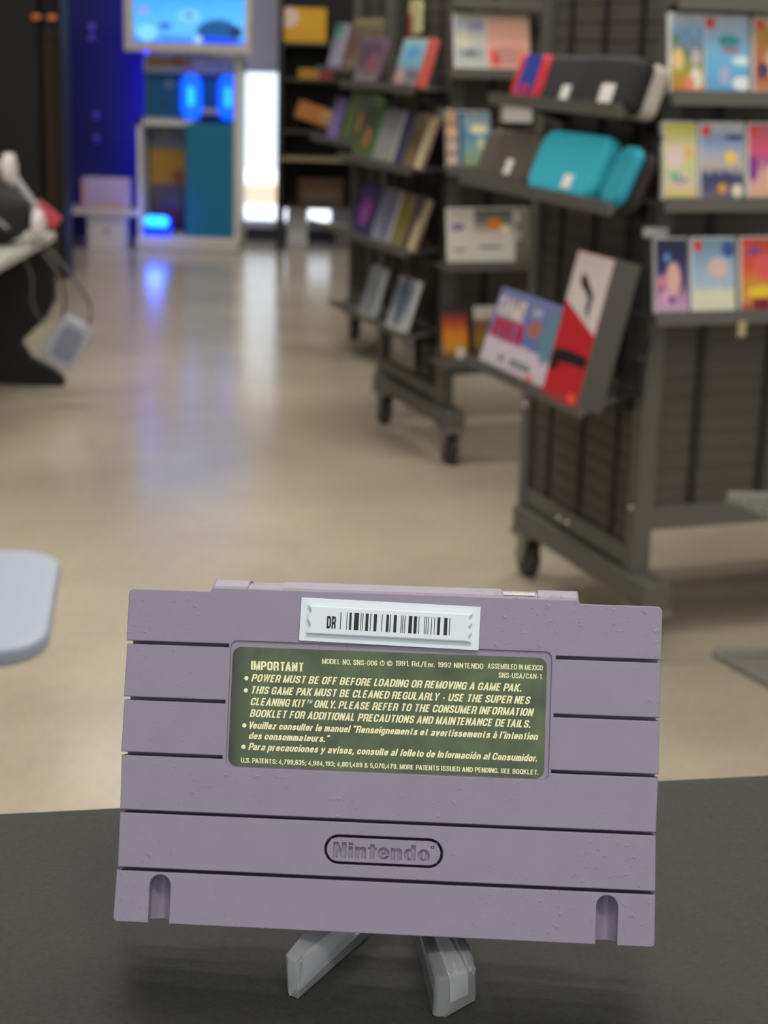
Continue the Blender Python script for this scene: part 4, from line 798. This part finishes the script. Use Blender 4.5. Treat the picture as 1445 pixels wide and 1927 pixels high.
t = thing('tall_cabinet', 'tall near-black cabinet with a brown lit recess, left edge of the photo far back', 'cabinet', (-1.78, 8.5, 0))
bm = bmesh.new(); bx(bm, -0.45, 0.045, 0.0, 0.2, 0, 2.3); bx(bm, 0.145, 0.16, 0.0, 0.2, 0, 2.3); bx(bm, 0.045, 0.145, 0.14, 0.2, 0, 2.3)
obj('carcass', bm, mat('cabinet_black', (24, 25, 28), 0.6), t)
obj('recess_back', box(0.047, 0.143, 0.12, 0.14, 0, 1.22), mat('recess_brown', (62, 44, 32), 0.6), t)
for x in (0.045, 0.12):
    bm = bmesh.new(); lathe(bm, [(0.018, 0.0), (0.024, 0.012), (0.018, 0.024)], 12, 'z', (x, -0.02, 1.25)); obj('lamp', bm, mat('amber_lamp', (150, 90, 50), 0.5, emit=(190, 100, 40), estr=0.5), t)

# ------------------------------------------------------------------ left table with headset, pouch, cables
t = thing('demo_table', 'low table with a pale top and black panel leg at the left edge', 'table', (-1.6, 5.45, 0))
obj('table_top', box(-0.5, 0.452, -0.75, 0.40, 0.50, 0.53, bev=0.004), mat('table_pale', (190, 190, 178), 0.4), t)
M_leg = mat('table_leg_black', (20, 21, 23), 0.55)
toe = [(-0.45, 0.0), (0.475, 0.0)] + [(0.475, 0.02), (0.46, 0.045), (0.42, 0.07), (0.36, 0.10), (0.33, 0.15), (0.42, 0.24), (0.45, 0.30), (0.452, 0.5), (-0.45, 0.5)]
bm = bmesh.new(); prism(bm, toe, 0.36, 0.40, axis='y'); obj('panel_leg', bm, M_leg, t)
bm = bmesh.new(); prism(bm, [(-0.45, 0), (0.0, 0), (0.0, 0.5), (-0.45, 0.5)], -0.7, -0.66, axis='y'); obj('panel_leg', bm, M_leg, t)
obj('rail', box(-0.4, -0.36, -0.66, 0.36, 0.3, 0.5), M_leg, t)
t = thing('headset', 'white and grey headset lying over the black pouch on the low table', 'headset', (-1.24, 5.55, 0.532))
bm = bmesh.new(); tube(bm, [(-0.10, 0.0, 0.22), (-0.04, -0.02, 0.25), (0.03, -0.03, 0.20), (0.085, -0.03, 0.12), (0.11, -0.03, 0.06)], 0.014, 8); obj('headband', bm, mat('silver_grey', (170, 168, 172), 0.3), t)
for (x, y, z, rr) in ((0.02, -0.06, 0.225, 0.056), (0.105, -0.05, 0.055, 0.05)):
    bm = bmesh.new(); lathe(bm, [(rr * 0.6, -0.02), (rr, -0.012), (rr, 0.012), (rr * 0.6, 0.02)], 18, 'x', (x, y, z)); obj('ear_cup', bm, mat('headset_white', (222, 212, 212), 0.35), t)
t = thing('tool_pouch', 'black padded pouch heaped on the low table at the left edge', 'pouch', (-1.28, 5.45, 0.53))
bm = bmesh.new(); bmesh.ops.create_uvsphere(bm, u_segments=20, v_segments=12, radius=1.0)
for v in bm.verts: v.co = Vector((v.co.x * 0.13 + 0.012 * math.sin(v.co.z * 7), v.co.y * 0.12, max(-0.0, 0.10 + v.co.z * 0.105)))
obj('pouch_body', bm, M_blackfab, t, smooth=True)
bm = bmesh.new(); tube(bm, [(-0.1, -0.1, 0.14), (0.0, -0.11, 0.13), (0.08, -0.1, 0.06)], 0.006, 6); obj('zip', bm, mat('zip_silver', (150, 150, 150), 0.3), t)
t = thing('red_packet', 'small red packet sticking out beside the white headset', 'packet', (-1.155, 5.6, 0.60), (0, R(40), R(10)))
obj('packet', box(-0.035, 0.06, -0.01, 0.01, 0.0, 0.05, bev=0.004), mat('packet_red', (196, 70, 84), 0.5), t)
obj('seal_strip', box(-0.035, -0.028, -0.011, 0.011, 0.0, 0.045), mat('packet_edge', (225, 180, 180), 0.5), t)
t = thing('power_adapter', 'grey plastic adapter brick dangling on dark cables beside the low table', 'power adapter', (-1.06, 5.55, 0.20), (0, R(28), 0))
bm = bmesh.new(); prism(bm, rrect(0.12, 0.17, 0.03, 6), -0.02, 0.02, bev=0.008, seg=3); obj('housing', bm, mat('adapter_grey', (168, 172, 182), 0.35), t)
bm = bmesh.new(); prism(bm, rrect(0.075, 0.115, 0.02, 6, 0.005, 0.0), -0.0215, -0.019); obj('rating_plate', bm, mat('adapter_plate', (128, 134, 152), 0.5), t)
def cable(label, pts):
    bm = bmesh.new(); q = []
    P_ = [Vector(p_) for p_ in pts]; P_ = [P_[0]] + P_ + [P_[-1]]
    for i in range(1, len(P_) - 2):
        for s_ in range(8):
            u_ = s_ / 8; a, b_, c_, d_ = P_[i - 1:i + 3]
            q.append(0.5 * ((2 * b_) + (c_ - a) * u_ + (2 * a - 5 * b_ + 4 * c_ - d_) * u_ ** 2 + (3 * b_ - a - 3 * c_ + d_) * u_ ** 3))
    q.append(P_[-2]); tube(bm, q, 0.005, 6)
    o = obj('cable', bm, mat('cable_grey', (86, 82, 80), 0.5)); tag(o, label, 'cable', 'cables hanging from the low table')
cable('dark cable bowing out to the right of the low table down to the adapter', [(-1.14, 5.56, 0.528), (-1.06, 5.54, 0.45), (-0.985, 5.54, 0.34), (-0.985, 5.54, 0.27), (-1.02, 5.54, 0.235)])
cable('grey cable dropping straight down to the adapter top', [(-1.13, 5.53, 0.50), (-1.075, 5.53, 0.42), (-1.06, 5.53, 0.34), (-1.075, 5.535, 0.27)])
cable('pale cable looping across the black table leg', [(-1.2, 5.52, 0.498), (-1.165, 5.52, 0.42), (-1.165, 5.52, 0.33), (-1.13, 5.53, 0.26)])

# ------------------------------------------------------------------ pale stool at the left edge
t = thing('bar_stool', 'pale blue grey plastic stool seat at the left edge, between counter and floor aisle', 'stool', (-0.522, 1.675, 0))
bm = bmesh.new(); prism(bm, rrect(0.36, 0.34, 0.06, 8), 0.585, 0.605, axis='z', bev=0.006, seg=3); o = obj('seat', bm, mat('stool_pale', (160, 170, 188), 0.35), t); o.rotation_euler = (0, 0, R(8))
for a in range(4):
    bm = bmesh.new(); x = -0.06 + 0.0 * a; sx, sy = ((1, 1), (-1, 1), (-1, -1), (1, -1))[a]
    tube(bm, [(sx * 0.05, sy * 0.05, 0.585), (sx * 0.08 - 0.02, sy * 0.12, 0.0)], 0.012, 10); obj('leg', bm, M_zinc, t)

# ------------------------------------------------------------------ wire rack at the right edge
t = thing('wire_rack', 'chrome wire shelf rack whose two shelf corners enter at the right edge', 'wire rack', (0.445, 2.135, 0))
M_wire = mat('wire_grey', (118, 118, 110), 0.4, metal=0.3)
for z in (0.405, 0.62):
    o = obj('wire_shelf', (lambda q: q)(bmesh.new()), M_wire, t)
    bm = bmesh.new(); X1, Y1 = 0.55, 0.34
    dirx = Vector((math.cos(R(2)), math.sin(R(2)), 0)); diry = Vector((0.42, -0.91, 0)).normalized()
    for k_ in range(14): 
        a = diry * (Y1 * k_ / 13); tube(bm, [a + Vector((0, 0, z)), a + dirx * X1 + Vector((0, 0, z))], 0.0034 if 0 < k_ < 13 else 0.007, 6)
    for k_ in range(4):
        a = dirx * (X1 * k_ / 3); tube(bm, [a + Vector((0, 0, z - 0.004)), a + diry * Y1 + Vector((0, 0, z - 0.004))], 0.005, 6)
    me = o.data; bm.to_mesh(me); bm.free()
for (a, b_) in ((0.45, 0.05), (0.45, 0.3)):
    q = Vector((1, 0, 0)) * a + Vector((0.42, -0.91, 0)) * b_
    bm = bmesh.new(); tube(bm, [q, q + Vector((0, 0, 1.0))], 0.012, 10); obj('post', bm, M_wire, t)

# ------------------------------------------------------------------ dark wall rack at the back with toys
t = thing('wall_rack', 'black shelving rack against the back wall, right of the bright window', 'shelving', (-0.16, 10.0, 0))
for x in (-0.515, 0.6): obj('upright', box(x, x + 0.03, 0, 0.3, 0.0, 1.9), M_strip, t)
obj('back_board', box(-0.5, 0.62, 0.27, 0.30, 0.24, 1.9), mat('rack_black', (24, 24, 26), 0.7), t)
for z in (0.26, 0.54, 0.69, 0.98, 1.18): obj('shelf', box(-0.5, 0.6, 0.0 if z != 0.54 else -0.08, 0.27, z - 0.015, z, bev=0.002), mat('rack_shelf', (64, 60, 54), 0.5) if z != 0.54 else mat('rack_shelf_pale', (150, 136, 112), 0.5), t)
t = thing('toy_box', 'yellow box with a pale round sticker on the top shelf of the back rack', 'box', (-0.545, 10.03, 1.18))
obj('carton', box(-0.13, 0.14, 0, 0.12, 0, 0.19, bev=0.003), mat('carton_yellow', (214, 160, 24), 0.5), t)
bm = bmesh.new(); lathe(bm, [(0.055, -0.002), (0.055, 0.0)], 20, 'y', (-0.07, 0, 0.135)); obj('sticker', bm, mat('peach_sticker', (226, 196, 184), 0.5), t)
t = thing('toy_box', 'orange brown box leaning on the middle shelf of the back rack', 'box', (-0.47, 10.05, 0.69), (0, R(18), 0))
obj('carton', box(-0.13, 0.13, 0, 0.1, 0.04, 0.14, bev=0.003), mat('carton_orange', (176, 112, 52), 0.6), t)
obj('side_print', card(0.1, 0.08, 0.001, -0.001, 0.06, 0.09), cover('cover_sand', [(0, (160, 120, 70)), (1, (180, 150, 90))]), t)
t = thing('toy_box', 'small amber and red box on the shelf below the yellow box', 'box', (-0.46, 10.04, 0.98))
obj('carton', box(-0.1, 0.1, 0, 0.1, 0, 0.055, bev=0.003), mat('carton_amber', (176, 128, 36), 0.6), t)
obj('red_end', box(0.02, 0.1, -0.001, 0.0, 0.002, 0.053), mat('carton_dark_red', (140, 34, 36), 0.6), t)
t = thing('toy_box', 'dark brown box on the bottom shelf of the back rack', 'box', (-0.42, 10.04, 0.26))
obj('carton', box(-0.13, 0.13, 0, 0.12, 0, 0.16, bev=0.003), mat('carton_umber', (84, 58, 32), 0.6), t)
obj('side_print', card(0.2, 0.08, 0.001, -0.001, 0.0, 0.06), cover('cover_umber', [(0, (60, 66, 44)), (1, (96, 66, 34))]), t)
t = thing('white_carton', 'small bright white carton on the floor at the foot of the window', 'box', (-0.565, 10.22, 0.0))
obj('carton', box(-0.06, 0.06, 0, 0.1, 0.0, 0.22, bev=0.004), mat('carton_bright', (246, 246, 250), 0.5), t)
obj('tape', box(-0.012, 0.012, -0.001, 0.1, 0.2195, 0.221), mat('carton_tape', (226, 224, 226), 0.4), t)
